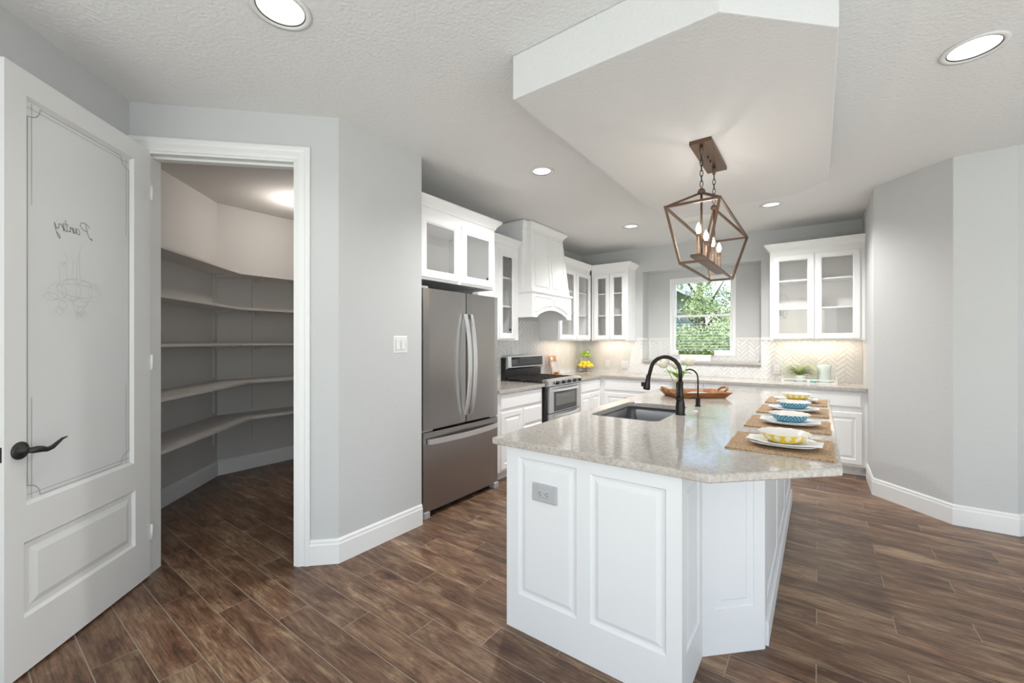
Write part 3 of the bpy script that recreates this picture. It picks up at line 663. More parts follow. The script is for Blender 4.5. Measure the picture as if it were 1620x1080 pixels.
# ------------------------------------------------------------------ cabinets
def crown(mb, path, z):   # path runs with outside on the right -> use negative offsets
    pr = [(-.012, z), (-.012, z-.078), (.010, z-.078), (.013, z-.062), (.030, z-.040), (.048, z-.022), (.052, z-.018), (.052, z-.006), (.058, z-.004), (.058, z)]
    mb.sweep(path, pr)
def gdoor(par, x0, x1, z0, z1, yf, pane=True):
    mb = MB(); mb.panel(x0, x1, z0, z1, yf+.020, [(0, yf+.003), (.003, yf), (.052, yf), (.056, yf+.007), (.062, yf+.008)], hole=True); d = mb.build('door', 'cab', par)
    mb = MB(); mb.box(x0+.055, x1-.055, yf+.011, yf+.014, z0+.055, z1-.055); mb.build('glass_pane', 'cabglass', d); return d
def rdoor(par, x0, x1, z0, z1, yf, name='door', m='cab'):
    mb = MB(); mb.panel(x0, x1, z0, z1, yf+.020, [(0, yf+.004), (.004, yf), (.050, yf), (.055, yf+.008), (.064, yf+.008), (.088, yf+.001)]); return mb.build(name, m, par)
def drawer(par, x0, x1, z0, z1, yf):
    mb = MB(); mb.panel(x0, x1, z0, z1, yf+.020, [(0, yf+.008), (.010, yf+.002), (.014, yf)]); return mb.build('drawer_front', 'cab', par)
def upper(name, label, loc, rz, w, dep, z0, z1, doors, shelves, crownpath=None, fill=0):
    """local: x 0..w, y 0 = front of box, +y to the wall"""
    t = thing(name, label, 'cabinet', (loc[0], loc[1], z0), rz); h = z1-z0
    mb = MB(); th = .018; f0 = .0185
    for a in ((0, th, f0, dep, 0, h), (w-th, w, f0, dep, 0, h), (th, w-th, f0, dep, .03, .03+th), (th, w-th, f0, dep, h-th, h)): mb.box(*a)
    xs = [0] + [(doors[i][1]+doors[i+1][0])/2 for i in range(len(doors)-1)] + [w]; st = []
    for i, x in enumerate(xs):
        st.append((0, doors[0][0]+.015) if i == 0 else ((doors[-1][1]-.015, w) if i == len(xs)-1 else (x-.018, x+.018)))
    for a, b in st: mb.box(a, b, 0, .018, 0, h)
    for (a, b), (c, d) in zip(st, st[1:]): mb.box(b, c, 0, .018, 0, .045); mb.box(b, c, 0, .018, h-.085, h)
    mb.build('carcass', 'cab', t)
    mb = MB(); mb.box(th, w-th, dep-.008, dep-.001, .03, h-th); mb.build('back_panel', 'cabin', t)
    for x0, x1 in doors: gdoor(t, x0, x1, .018, h-.065, -.020)
    for z in shelves:
        mb = MB(); mb.box(th+.001, w-th-.001, .03, dep-.01, z-z0-.010, z-z0+.008); mb.build('shelf', 'cab', t)
    if crownpath: mb = MB(); crown(mb, crownpath, h+.078); mb.build('crown_moulding', 'cab', t)
    return t
Q = PI/2
# over fridge: box front X=-2.50 (door face at -2.48)
t = upper('upper_cabinet', 'deep white cabinet with two glass doors above the fridge', (-2.50, 2.135), Q, .985, .595, 1.865, 2.44, [(.055, .49), (.52, .955)], [], [(.985, .595), (.985, 0), (0, 0)][::1])
mb = MB()
for z in (.10, .47): mb.box(.90, .935, .004, .03, z-.012, z+.012, bev=.003)
mb.build('hinge', 'blackmetal', t)
t = upper('upper_cabinet', 'narrow white cabinet with one glass door between fridge and hood', (-2.79, 3.13), Q, .79, .31, 1.39, 2.44, [(.42, .72)], [2.09, 1.77], [(.79, .0), (0, 0)])
mb = MB()
for z in (.12, .93): mb.box(.655, .68, .004, .03, z-.010, z+.010, bev=.003)
mb.build('hinge', 'blackmetal', t)
upper('upper_cabinet', 'white glass door cabinet pair right of the hood, meeting the corner', (-2.79, 4.845), Q, .945, .31, 1.39, 2.44, [(.008, .476), (.494, .938)], [2.09, 1.765], [(.945, 0), (0, 0)])
upper('upper_cabinet', 'white corner cabinet with two narrow glass doors left of the window', (-2.77, 5.81), 0, .565, .31, 1.39, 2.44, [(.045, .29), (.295, .54)], [2.09, 1.765], [(.565, .31), (.565, 0), (.0, 0)])
upper('upper_cabinet', 'wide white cabinet with two glass doors right of the window', (-.465, 5.81), 0, .865, .31, 1.39, 2.44, [(.03, .425), (.432, .825)], [2.085, 1.76], [(.865, 0), (0, 0), (0, .31)])
# under cabinet strips
for nm, loc, sx, sy, e in (('a', (-2.93, 5.35, 1.405), .06, .9, 1.8), ('b', (-2.5, 5.98, 1.405), .5, .06, 1.3), ('c', (-.03, 5.98, 1.405), .75, .06, 1.9)):
    lamp('under_cabinet_strip', 'AREA', loc, (0, 0, 0), e, (1, .82, .64), sx, sy)

# base cabinets: local x along run, y 0 = face, +y to wall ; z from floor
def base(label, loc, rz, w, dep, drawers, doors, left_fill=0):
    t = thing('base_cabinet', label, 'cabinet', (loc[0], loc[1], 0), rz)
    mb = MB(); mb.box(0, w, .0, dep, .10, CB-.001); mb.box(.0, w, .07, dep, 0, .10); mb.build('carcass', 'cab', t)
    for d in drawers: drawer(t, *d, -.020)
    for d in doors: rdoor(t, *d, -.020)
    return t
base('white base cabinet between the fridge and the range', (-2.50, 3.14), Q, .83, .59, [(.065, .80, .705, .855), (.455, .80, .505, .68), (.455, .80, .31, .485), (.455, .80, .125, .29)], [(.065, .43, .125, .68)])
base('white base cabinet between the range and the corner', (-2.50, 4.80), Q, .70, .59, [(.085, .69, .705, .855)], [(.085, .382, .125, .68), (.39, .69, .125, .68)])
base('white base cabinet right of the inner corner under the back counter', (-2.50, 5.50), 0, 1.00, .60, [(.08, .98, .70, .855)], [(.08, .525, .125, .67), (.533, .98, .125, .67)])
base('middle white base cabinet under the back counter below the window', (-1.50, 5.50), 0, .95, .60, [(.02, .93, .70, .855)], [(.02, .47, .125, .67), (.48, .93, .125, .67)])
base('white base cabinet at the right end of the back counter', (-.55, 5.50), 0, .95, .60, [(.03, .905, .70, .855)], [(.03, .455, .125, .65), (.465, .905, .125, .65)])
# corner filler body
# worktops
mb = MB(); mb.box(LX+.001, -2.46, 3.145, 3.975, CB, CT, bev=.004); tag(mb.build('countertop', 'quartz'), 'short quartz worktop between fridge and range', 'countertop')
mb = MB(); mb.prism([(LX+.001, 4.795), (-2.46, 4.795), (-2.46, 5.465), (RX-.001, 5.465), (RX-.001, BY-.001), (LX+.001, BY-.001)], CB, CT, bev=.004); tag(mb.build('countertop', 'quartz'), 'L shaped quartz worktop running from the range under the window', 'countertop')

# ------------------------------------------------------------------ range hood
t = thing('range_hood', 'white panelled wooden range hood with arched valance', 'range hood', (-2.6, 3.925, 1.655), Q)
W2 = .915; D2 = .498
# valance front with arch: polygon in (x,z)
mb = MB(); n = 16; ax_, bx_ = .10, W2-.10
arch = [(ax_+(bx_-ax_)*i/n, .012 + .085*math.sin(PI*i/n)**.8) for i in range(n+1)]
pts = [(0, 0), (ax_, 0)] + arch[1:-1] + [(bx_, 0), (W2, 0), (W2, .285), (0, .285)]
mb.prism(pts, 0, .02, mp=lambda a, b, c: (a, c, b))
mb.box(0, .02, .02, D2, 0, .285); mb.box(W2-.02, W2, .02, D2, 0, .285); mb.box(.02, W2-.02, .02, D2, .14, .155)
mb.build('valance', 'cab', t)
for x0, x1, sg in ((.055, .438, 1), (.477, .860, -1)):   # arched raised panels
    mb = MB(); k = 8
    lowl = lambda x: .055 + .085*math.sin(PI*min(max((x-ax_)/(bx_-ax_), 0), 1))**.8
    out = [(x0+(x1-x0)*i/k, lowl(x0+(x1-x0)*i/k)+.01) for i in range(k+1)] + [(x1, .245), (x0, .245)]
    cx = sum(p[0] for p in out)/len(out); cz = (.245+.12)/2
    def shr(f, dz): return [(cx+(x-cx)*f, cz+(z-cz)*dz) for x, z in out]
    rings = [(out, 0), (out, -.010), (shr(.95, .88), -.010), (shr(.92, .80), -.001), (shr(.88, .72), -.001), (shr(.82, .58), -.007)]
    rows = [[mb.b.verts.new((x, y, z)) for x, z in pp] for pp, y in rings]
    for a, b in zip(rows, rows[1:]):
        for i in range(len(a)): mb.b.faces.new([a[i], a[(i+1) % len(a)], b[(i+1) % len(b)], b[i]])
    mb.b.faces.new(rows[-1]); mb.build('valance_panel', 'cab', t)
mb = MB(); mb.sweep([(W2, D2), (W2, 0), (0, 0), (0, D2)], [(-.01, .280), (.012, .280), (.018, .290), (.018, .300), (.006, .312), (-.01, .312)]); mb.build('ledge_moulding', 'cab', t)
secs = []
for z, xi, yi in ((.275, .010, .012), (.53, .034, .036), (.79, .058, .061), (1.05, .082, .086), (1.095, .083, .087)):
    secs.append([(xi, yi, z), (W2-xi, yi, z), (W2-xi, D2, z), (xi, D2, z)])
mb = MB(); mb.loft(secs); mb.build('chimney', 'cab', t)
mb = MB(); mb.box(.003, .868, .137, D2-.001, .286, 1.094); mb.build('rear_box', 'cab', t)
# applied rails on the sloping front following the same sections
def onface(u, z):
    zz = [s_[0][2] for s_ in secs]
    for a, b in zip(secs, secs[1:]):
        if a[0][2] <= z <= b[0][2]:
            f = (z-a[0][2])/(b[0][2]-a[0][2]); x0 = a[0][0]+(b[0][0]-a[0][0])*f; y = a[0][1]+(b[0][1]-a[0][1])*f; return (x0+(W2-2*x0)*u, y, z)
mb = MB()
def strip(mb, u0, u1, z0, z1, w=.012):
    N = 8; A = [onface(u0+(u1-u0)*i/N, z0+(z1-z0)*i/N) for i in range(N+1)]
    for a, b in zip(A, A[1:]):
        a = Vector(a); b = Vector(b); mb.bar(a+Vector((0, -.003, 0)), b+Vector((0, -.003, 0)), w, .010)
for u0, u1 in ((.10, .46), (.54, .90)):
    mb = MB(); strip(mb, u0, u0, .37, 1.00); strip(mb, u1, u1, .37, 1.00); strip(mb, u0, u1, .37, .37); strip(mb, u0, u1, 1.00, 1.00); mb.build('panel_moulding', 'cab', t)
mb = MB(); crown(mb, [(.868, D2), (.868, .137), (.003, .137), (.003, D2)], 1.100); crown(mb, [(W2-.083, .15), (W2-.083, .087), (.083, .087), (.083, .15)], 1.101); mb.build('crown_moulding', 'cab', t)

# ------------------------------------------------------------------ fridge (local x = world Y, -y -> +X)
fr = thing('refrigerator', 'stainless steel french door refrigerator with bottom freezer drawer', 'refrigerator', (-2.445, 2.185, 0), Q)
FW = .925
mb = MB(); mb.box(.008, FW-.008, .075, .64, .06, 1.765, bev=.004); mb.build('cabinet_body', 'rubber', fr)
def fdoor(name, x0, x1, z0, z1, d=.065):
    mb = MB(); secs = []; n = 8
    for i in range(n+1):
        x = x0+(x1-x0)*i/n; e = .010*(1-((2*i/n-1)**6)); secs.append([(x, .010-e, z0), (x, d, z0), (x, d, z1), (x, .010-e, z1)])
    mb.loft(secs); b = mb.b
    return mb.build(name, 'steel', fr)
d1 = fdoor('left_door', 0, .483, .685, 1.79); d2 = fdoor('right_door', .493, FW, .685, 1.79); d3 = fdoor('freezer_drawer', 0, FW, .05, .665)
def vhandle(par, x, sgn):
    mb = MB(); N = 14; secs = []
    for i in range(N+1):
        f = i/N; z = .75+.86*f; y = -.012 - .055*math.sin(PI*f)**.75; w = .014; xx = x + sgn*.0*math.sin(PI*f)
        secs.append([(xx-w, y-.010, z), (xx+w, y-.010, z), (xx+w, y+.008, z), (xx-w, y+.008, z)])
    mb.loft(secs); mb.build('handle', 'chrome', par)
vhandle(d1, .455, -1); vhandle(d2, .524, 1)
mb = MB(); N = 16; secs = []
for i in range(N+1):
    f = i/N; x = .035+(FW-.07)*f; y = -.010-.050*math.sin(PI*f)**.7; secs.append([(x, y-.010, .575), (x, y-.010, .615), (x, y+.008, .615), (x, y+.008, .575)])
mb.loft(secs); mb.build('handle', 'chrome', d3)
mb = MB(); mb.box(0.0, .11, .02, .06, .668, .682, bev=.003); mb.build('hinge_bracket', 'greyplate', fr)
mb = MB(); mb.box(FW-.10, FW, .02, .06, .668, .682, bev=.003); mb.build('hinge_bracket', 'greyplate', fr)
mb = MB(); mb.box(0.0, .07, .03, .12, 1.792, 1.81, bev=.003); mb.build('hinge_bracket', 'greyplate', fr)
mb = MB(); mb.box(0.0, .06, -.005, .10, 0, .05, bev=.006); mb.build('foot', 'greyplate', fr)
mb = MB(); mb.box(FW-.06, FW, -.005, .10, 0, .05, bev=.006); mb.build('foot', 'greyplate', fr)
mb = MB(); mb.box(.06, FW-.06, .06, .10, .01, .05); mb.build('kick_grille', 'rubber', fr)
mb = MB(); mb.lathe([(0, 0), (.018, 0), (.017, .0015), (0, .0015)], 20, (.80, .003, 1.72), mx=Matrix.Rotation(PI/2, 4, 'X'), sy=.4); mb.build('badge', 'chrome', d2)

# ------------------------------------------------------------------ range
rg = thing('range', 'stainless gas range with black grates and five knobs', 'range', (-2.445, 3.985, 0), Q)
RW = .80
mb = MB(); mb.box(0, RW, .02, .63, .05, .895, bev=.003); mb.box(.02, RW-.02, .06, .6, 0, .05); mb.build('body', 'black', rg)
mb = MB(); mb.prism([(.0, .865), (-.028, .872), (-.022, .925), (.01, .945), (.06, .945), (.06, .865)], 0, RW, mp=lambda a, b, c: (c, a, b)); cp = mb.build('control_panel', 'steelrange', rg)
for i in range(5):
    x = .17+i*.137; mb = MB(); mb.lathe([(0, 0), (.024, 0), (.024, .006), (.019, .010), (.017, .032), (.0, .034)], 20, (x, -.024, .906), mx=Matrix.Rotation(PI/2+.12, 4, 'X')); mb.box(x-.003, x+.003, -.063, -.055, .895, .925); mb.build('knob', 'black', rg)
    mb = MB(); mb.lathe([(.024, 0), (.029, 0), (.029, .004), (.024, .004)], 20, (x, -.024, .906), mx=Matrix.Rotation(PI/2+.12, 4, 'X')); mb.build('knob_ring', 'chrome', rg)
# oven door
mb = MB(); mb.panel(.035, RW, .565, .862, .02, [(0, -.012), (.003, -.014), (.0, -.014)][:2]); mb.build('upper_oven_door', 'steelrange', rg)
mb = MB(); mb.box(.135, RW-.115, -.0165, -.012, .575, .80); w_ = mb.build('oven_window', 'glassblack', rg)
mb = MB(); mb.box(.175, RW-.155, -.0185, -.016, .64, .775); mb.build('inner_window', 'ovenglass', w_)
mb = MB(); mb.panel(.035, RW, .12, .555, .02, [(0, -.012), (.003, -.014)]); mb.build('lower_oven_door', 'steelrange', rg)
mb = MB(); mb.box(.135, RW-.115, -.0165, -.012, .19, .47); mb.build('oven_window', 'glassblack', rg)
mb = MB(); mb.box(.0, RW, -.004, .02, .05, .11, bev=.003); mb.build('kick_panel', 'black', rg)
for z in (.822, .535):
    mb = MB(); N = 12; secs = []
    for i in range(N+1):
        f = i/N; x = .10+(RW-.18)*f; y = -.020-.038*math.sin(PI*f)**.6; secs.append([(x, y-.010, z-.013), (x, y-.010, z+.013), (x, y+.006, z+.013), (x, y+.006, z-.013)])
    mb.loft(secs); mb.build('handle', 'chrome', rg)
mb = MB(); mb.box(.003, RW-.003, .05, .60, .895, .912, bev=.003); mb.build('cooktop', 'black', rg)
for gi in range(3):
    x0 = .03+gi*.25; mb = MB()
    for x in (x0, x0+.12, x0+.24): mb.bar((x, .08, .938), (x, .56, .938), .012, .014)
    for y in (.08, .20, .32, .44, .56): mb.bar((x0, y, .938), (x0+.24, y, .938), .012, .014)
    for x in (x0, x0+.24):
        for y in (.08, .56): mb.box(x-.008, x+.008, y-.008, y+.008, .910, .938)
    mb.build('grate', 'iron', rg)
for bx, by in ((.15, .19), (.15, .44), (.40, .32), (.65, .19), (.65, .44)):
    mb = MB(); mb.lathe([(.045, .910), (.045, .918), (.034, .920), (.034, .928), (0, .930)], 20, (bx, by, 0)); mb.build('burner', 'iron', rg)
mb = MB(); mb.box(0, RW, .585, .65, .895, 1.18, bev=.004); mb.build('backguard', 'black', rg)
mb = MB(); mb.prism([(.585, 1.035), (.565, 1.045), (.545, 1.06), (.552, 1.195), (.60, 1.21), (.62, 1.20), (.62, 1.035)], .012, RW-.0, mp=lambda a, b, c: (c, a, b)); bg = mb.build('console', 'steelrange', rg)
mb = MB(); mb.prism([(.546, 1.070), (.5435, 1.070), (.5492, 1.186), (.5520, 1.186)], .08, RW-.02, mp=lambda a, b, c: (c, a, b)); mb.build('display_glass', 'glassblack', bg)

# ------------------------------------------------------------------ island
isl = thing('kitchen_island', 'white panelled kitchen island base with a clipped corner', 'kitchen island', (-.81, 1.62, 0))
ox, oy = -.81, 1.62
body = [(-1.221, 1.632), (-.42, 1.632), (-.42, 1.95), (-.205, 2.165), (-.205, 4.30), (-.42, 4.50), (-1.221, 4.50)]
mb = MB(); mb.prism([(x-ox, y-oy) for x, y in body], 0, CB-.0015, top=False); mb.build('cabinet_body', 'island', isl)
def facing(name, p, q, panels, z0=0, z1=CB-.002, th=.013):
    """board from p to q seen with outside on the right hand side; panels [(a0,a1,z0,z1)] in metres along"""
    p = Vector(p)-Vector((ox, oy)); q = Vector(q)-Vector((ox, oy)); d = (q-p); L = d.length; d.normalize(); n = Vector((d.y, -d.x))
    g = lambda a, b, c: (p.x+d.x*a-n.x*b, p.y+d.y*a-n.y*b, c)
    mb = MB(); xs = sorted([0, L] + [v for a in panels for v in a[:2]]); g2 = lambda a, b, c: g(a, c, b)
    edges = [0] + [v for a in panels for v in a[:2]] + [L]
    for i in range(0, len(edges), 2): mb.prism([(edges[i], z0), (edges[i+1], z0), (edges[i+1], z1), (edges[i], z1)], 0, th, mp=g2)
    for a0, a1, b0, b1 in panels:
        mb.prism([(a0, z0), (a1, z0), (a1, b0), (a0, b0)], 0, th, mp=g2); mb.prism([(a0, b1), (a1, b1), (a1, z1), (a0, z1)], 0, th, mp=g2)
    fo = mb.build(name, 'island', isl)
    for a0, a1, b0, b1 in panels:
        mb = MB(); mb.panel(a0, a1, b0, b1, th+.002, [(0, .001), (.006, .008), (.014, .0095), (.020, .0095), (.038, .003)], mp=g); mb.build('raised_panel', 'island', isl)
    return fo
facing('end_board', (-1.221, 1.6195), (-.4075, 1.6195), [(.068, .377, .172, .825), (.44, .756, .178, .812)])
facing('return_board', (-.4075, 1.6328), (-.4075, 1.955), [(.057, .267, .175, .81)])
facing('angled_board', (-.4075, 1.955), (-.1925, 2.170), [(.055, .25, .20, .815)])
facing('seating_board', (-.1925, 2.170), (-.1925, 4.30), [(.10, .70, .175, .81), (.78, 1.36, .175, .81), (1.44, 2.03, .175, .81)])
mb = MB(); mb.sweep([(-.1925-ox, 4.3-oy), (-.1925-ox, 2.20-oy)], [(0, 0), (.012, 0), (.012, .10), (.004, .112), (0, .112)]); mb.build('base_moulding', 'island', isl)
tI = plate('island_outlet', 'grey metal outlet plate on the near white end of the island', (-1.005, 1.6185, .680), 0, .128, .080, 'outlet_h', 'greyplate')
tI2 = plate('island_outlet', 'grey outlet plate on the seating side of the island under the overhang', (-.1915, 3.05, .62), PI/2, .075, .118, 'outlet', 'greyplate')
# island slab with sink cut out
sp_ = [(-1.287, 1.590), (-.312, 1.590), (.072, 1.974), (.072, 4.235), (-.28, 4.60), (-1.287, 4.60)]
skx0, skx1, sky0, sky1 = -1.19, -.757, 2.46, 3.18
def rr(x0, x1, y0, y1, r, n=5, rs=None):
    out = []
    for cx, cy, a0 in ((x1-r, y1-r, 0), (x0+r, y1-r, 90), (x0+r, y0+r, 180), (x1-r, y0+r, 270)):
        for i in range(n+1): a = math.radians(a0+90*i/n); out.append((cx+r*math.cos(a), cy+r*math.sin(a)))
    return out
hole = rr(skx0, skx1, sky0, sky1, .045)
t_ = bmesh.new()
def ring(pts, z): return [t_.verts.new((x, y, z)) for x, y in pts]
ch = .004
def inset(pts, k):
    n = len(pts); out = []
    for i in range(n):
        a = Vector(pts[i])-Vector(pts[i-1]); b = Vector(pts[(i+1) % n])-Vector(pts[i]); na = Vector((-a.y, a.x)).normalized(); nb = Vector((-b.y, b.x)).normalized(); m_ = (na+nb).normalized(); out.append(tuple(Vector(pts[i])+m_*k/max(.3, m_.dot(na))))
    return out
levels = [(inset(sp_, ch), CB), (sp_, CB+ch), (sp_, CT-ch), (inset(sp_, ch), CT)]
rws = [ring(p_, z_) for p_, z_ in levels]
for a, b in zip(rws, rws[1:]):
    for i in range(len(a)): t_.faces.new([a[i], a[(i+1) % len(a)], b[(i+1) % len(b)], b[i]])
hl = [ring(hole, CB), ring(hole, CT-.003), ring(inset(hole, -.003), CT)]
for a, b in zip(hl, hl[1:]):
    for i in range(len(a)): t_.faces.new([a[i], a[(i+1) % len(a)], b[(i+1) % len(b)], b[i]])
def ed(r): return [t_.edges.get((r[i], r[(i+1) % len(r)])) for i in range(len(r))]
bmesh.ops.triangle_fill(t_, use_beauty=True, edges=ed(rws[-1])+ed(hl[-1])); bmesh.ops.triangle_fill(t_, use_beauty=True, edges=ed(rws[0])+ed(hl[0]))
mb = MB(); mb.merge(t_); o = mb.build('island_countertop', 'quartz'); tag(o, 'long polished quartz island top with clipped corners and sink cutout', 'countertop')
# sink
t = thing('sink', 'grey undermount sink set into the island top', 'sink', ((skx0+skx1)/2, (sky0+sky1)/2, CB))
cx, cy = (skx0+skx1)/2, (sky0+sky1)/2
mb = MB(); secs = []
for k, z, r in ((-.03, -.001, .05), (.0, -.001, .05), (.004, -.17, .06), (.03, -.20, .07), (.14, -.205, .03)):
    secs.append([(x-cx, y-cy, z) for x, y in rr(skx0+k-.004, skx1-k+.004, sky0+k-.004, sky1-k+.004, r)])
outer = [[(x*1.02, y*1.01, z-.01) for x, y, z in s_] for s_ in secs]
mb.loft(secs, cap=False, smooth=True); mb.b.faces.new([mb.b.verts.new(p) for p in secs[-1]]); mb.build('basin', 'sinkgrey', t)
mb = MB(); mb.lathe([(0, -.2035), (.03, -.2035), (.042, -.200), (.045, -.204), (.045, -.208), (0, -.208)], 24); mb.build('drain', 'chrome', t)

# ------------------------------------------------------------------ faucets
t = thing('faucet', 'tall black gooseneck pull down faucet beside the sink', 'faucet', (-.715, 2.80, CT))
mb = MB(); mb.lathe([(0, 0), (.031, 0), (.031, .006), (.027, .012), (.029, .05), (.025, .085), (.021, .10), (.024, .115), (.019, .14), (.016, .19), (.018, .20), (.018, .21), (.013, .215), (0, .215)], 24); mb.build('body', 'bronze', t)
mb = MB(); R_ = .095
path = [(0, 0, .20), (0, 0, .27)] + [(-R_+R_*math.cos(a), 0, .27+ .098*math.sin(a)) for a in [math.radians(x) for x in range(0, 176, 11)]]
path += [(-.197, 0, .255), (-.202, 0, .24)]
mb.tube(path, .0125, 14); mb.build('gooseneck', 'bronze', t)
mb = MB(); mb.lathe([(0, 0), (.014, 0), (.016, .012), (.014, .020), (.017, .045), (.0225, .085), (.023, .095), (.019, .100), (0, .100)], 20, (-.203, 0, .245), mx=Matrix.Rotation(PI, 4, 'X') @ Matrix.Rotation(-.16, 4, 'Y')); mb.box(-.252, -.228, -.008, .008, .165, .195, bev=.004); mb.build('spray_head', 'bronze', t)
mb = MB(); mb.tube([(-.0, -.018, .105), (-.0, -.045, .108), (.0, -.052, .110)], [.016, .018, .010], 12); mb.tube([(0, -.045, .11), (-.004, -.050, .15), (-.008, -.046, .19), (-.008, -.040, .21)], [.009, .006, .008, .009], 10); mb.build('lever', 'bronze', t)
t = thing('water_dispenser_faucet', 'slim black gooseneck dispenser faucet behind the main faucet', 'faucet', (-.705, 3.24, CT))
mb = MB(); mb.lathe([(0, 0), (.022, 0), (.022, .004), (.016, .006), (.016, .062), (.012, .066), (0, .066)], 18); mb.build('body', 'bronze', t)
mb = MB(); path = [(0, 0, .06), (0, 0, .20)] + [(-.055+.055*math.cos(a), 0, .20+.065*math.sin(a)) for a in [math.radians(x) for x in range(0, 126, 12)]]; mb.tube(path, .0055, 10); mb.build('spout', 'bronze', t)
mb = MB(); mb.tube([(0, 0, .058), (-.03, -.02, .060), (-.055, -.037, .056)], [.005, .005, .003], 8); mb.build('lever', 'bronze', t)
mb = MB(); mb.lathe([(0, 0), (.020, 0), (.020, .003), (.014, .006), (0, .007)], 20); tag(mb.build('sink_hole_cover', 'chrome', loc=(-.665, 2.98, CT)), 'small round metal button on the quartz behind the faucet', 'cap')

# ------------------------------------------------------------------ placemats, plates, napkins, bowls
def placemat(cx, cy, label):
    mb = MB(); nx, ny = 76, 56; w, d = .385, .40; vs = []
    for j in range(ny+1):
        row = []
        for i in range(nx+1):
            x = -w/2+w*i/nx; y = -d/2+d*j/ny; edge = min(i, j, nx-i, ny-j)
            braid = .0012*abs(math.sin(y/d*PI*22))+.0008*math.sin(i*1.9+(j//2)*1.6)
            if edge < 3: braid = .0020+.0012*math.sin((i+j)*1.7)
            wob = .0022*math.sin(i*.9+j*.2) if edge == 0 else 0
            row.append(mb.b.verts.new((x+(wob if i in (0, nx) else 0), y+(wob if j in (0, ny) else 0), .0045+braid)))
        vs.append(row)
    for j in range(ny):
        for i in range(nx): mb.b.faces.new([vs[j][i], vs[j][i+1], vs[j+1][i+1], vs[j+1][i]])
    bd = vs[0] + [r_[-1] for r_ in vs[1:]] + vs[-1][-2::-1] + [r_[0] for r_ in vs[-2:0:-1]]
    lo_ = [mb.b.verts.new((v.co.x, v.co.y, .0005)) for v in bd]
    for i in range(len(bd)): mb.b.faces.new([bd[i], lo_[i], lo_[(i+1) % len(bd)], bd[(i+1) % len(bd)]])
    mb.b.faces.new(lo_)
    return mb.build('placemat', 'straw', loc=(cx, cy, CT))
def plate_mesh():
    mb = MB(); n = 48; rows = []
    for r, z in ((.0, .004), (.075, .004), (.085, .006), (.112, .014), (.150, .022), (.152, .0235), (.150, .024), (.112, .017), (.085, .009), (.0, .008)):
        row = []
        for i in range(n):
            a = 2*PI*i/n; k = (abs(math.cos(a))**3.2+abs(math.sin(a))**3.2)**(-1/3.2); k = 1+(k-1)*.75
            row.append((r*k*math.cos(a), r*k*.86*math.sin(a), z))
        rows.append(row)
    mb.loft(rows, cap=False, smooth=True); bmesh.ops.remove_doubles(mb.b, verts=mb.b.verts[:], dist=1e-5); return mb
def bowl(label, cx, cy, matn, rz):
    t = thing('pie_bowl', label, 'bowl', (cx, cy, CT+.0285), rz)
    
    out = [(.0, .0), (.066, .0), (.074, .003), (.092, .016), (.107, .034), (.116, .045)]
    mb = MB(); mb.lathe(out, 84, flute=(.010, 14, 12, .0010, .11)); o = mb.build('outer_glaze', matn, t, recalc=False)
    inn = [(.116, .045), (.114, .0465), (.112, .045), (.102, .033), (.087, .016), (.066, .006), (.0, .005)]
    mb = MB(); mb.lathe([(r, z) for r, z in inn], 84, flute=None)
    for v in mb.b.verts:
        a = math.atan2(v.co.y, v.co.x); rr_ = math.hypot(v.co.x, v.co.y)
        k = 1+.010*math.cos(14*a)*(v.co.z)*12; v.co.x *= k; v.co.y *= k
        if rr_ > .11: v.co.z += .0010*math.cos(14*a)
    mb.build('inner_glaze', 'cream', t, recalc=False); t.scale = (.86, .86, .88); return t
def napkin(cx, cy, rz):
    mb = MB(); layers = [(0.0, .0), (.0030, .006)]
    nx, ny = 22, 8
    for li, (dz, dx) in enumerate(layers):
        g = []
        for j in range(ny+1):
            row = []
            for i in range(nx+1):
                x = (-.168+.336*i/nx)*(1-.03*li)+dx; y = (-.085+.17*j/ny)*(1-.10*li)*(1-.28*abs(x/.168)**1.6)-.012*(x/.168)**2; r = math.hypot(x, y*1.2)
                z = .010 + max(0, (r-.085))*.17 - max(0, r-.155)*.10 + .0010*math.sin(x*26+li)
                row.append((x, y, z+dz))
            g.append(row)
        top = [[mb.b.verts.new(p) for p in row] for row in g]; bot = [[mb.b.verts.new((p[0], p[1], p[2]-.0024)) for p in row] for row in g]
        for j in range(ny):
            for i in range(nx):
                f = mb.b.faces.new([top[j][i], top[j][i+1], top[j+1][i+1], top[j+1][i]]); f.smooth = True
                f = mb.b.faces.new([bot[j][i], bot[j+1][i], bot[j+1][i+1], bot[j][i+1]]); f.smooth = True
        def rim(V, B):
            for a in range(len(V)-1): mb.b.faces.new([V[a], B[a], B[a+1], V[a+1]])
        rim(top[0], bot[0]); rim(top[-1][::-1], bot[-1][::-1]); rim([r_[0] for r_ in top][::-1], [r_[0] for r_ in bot][::-1]); rim([r_[-1] for r_ in top], [r_[-1] for r_ in bot])
    return mb.build('napkin', 'linen', loc=(cx, cy, CT+.012), rot=(0, 0, rz))
order = ['nearest the clipped front corner', 'second from the front', 'third from the front', 'farthest from the camera']
cols = ['yellowbowl', 'bluebowl', 'bluebowl', 'yellowbowl']
plm = None
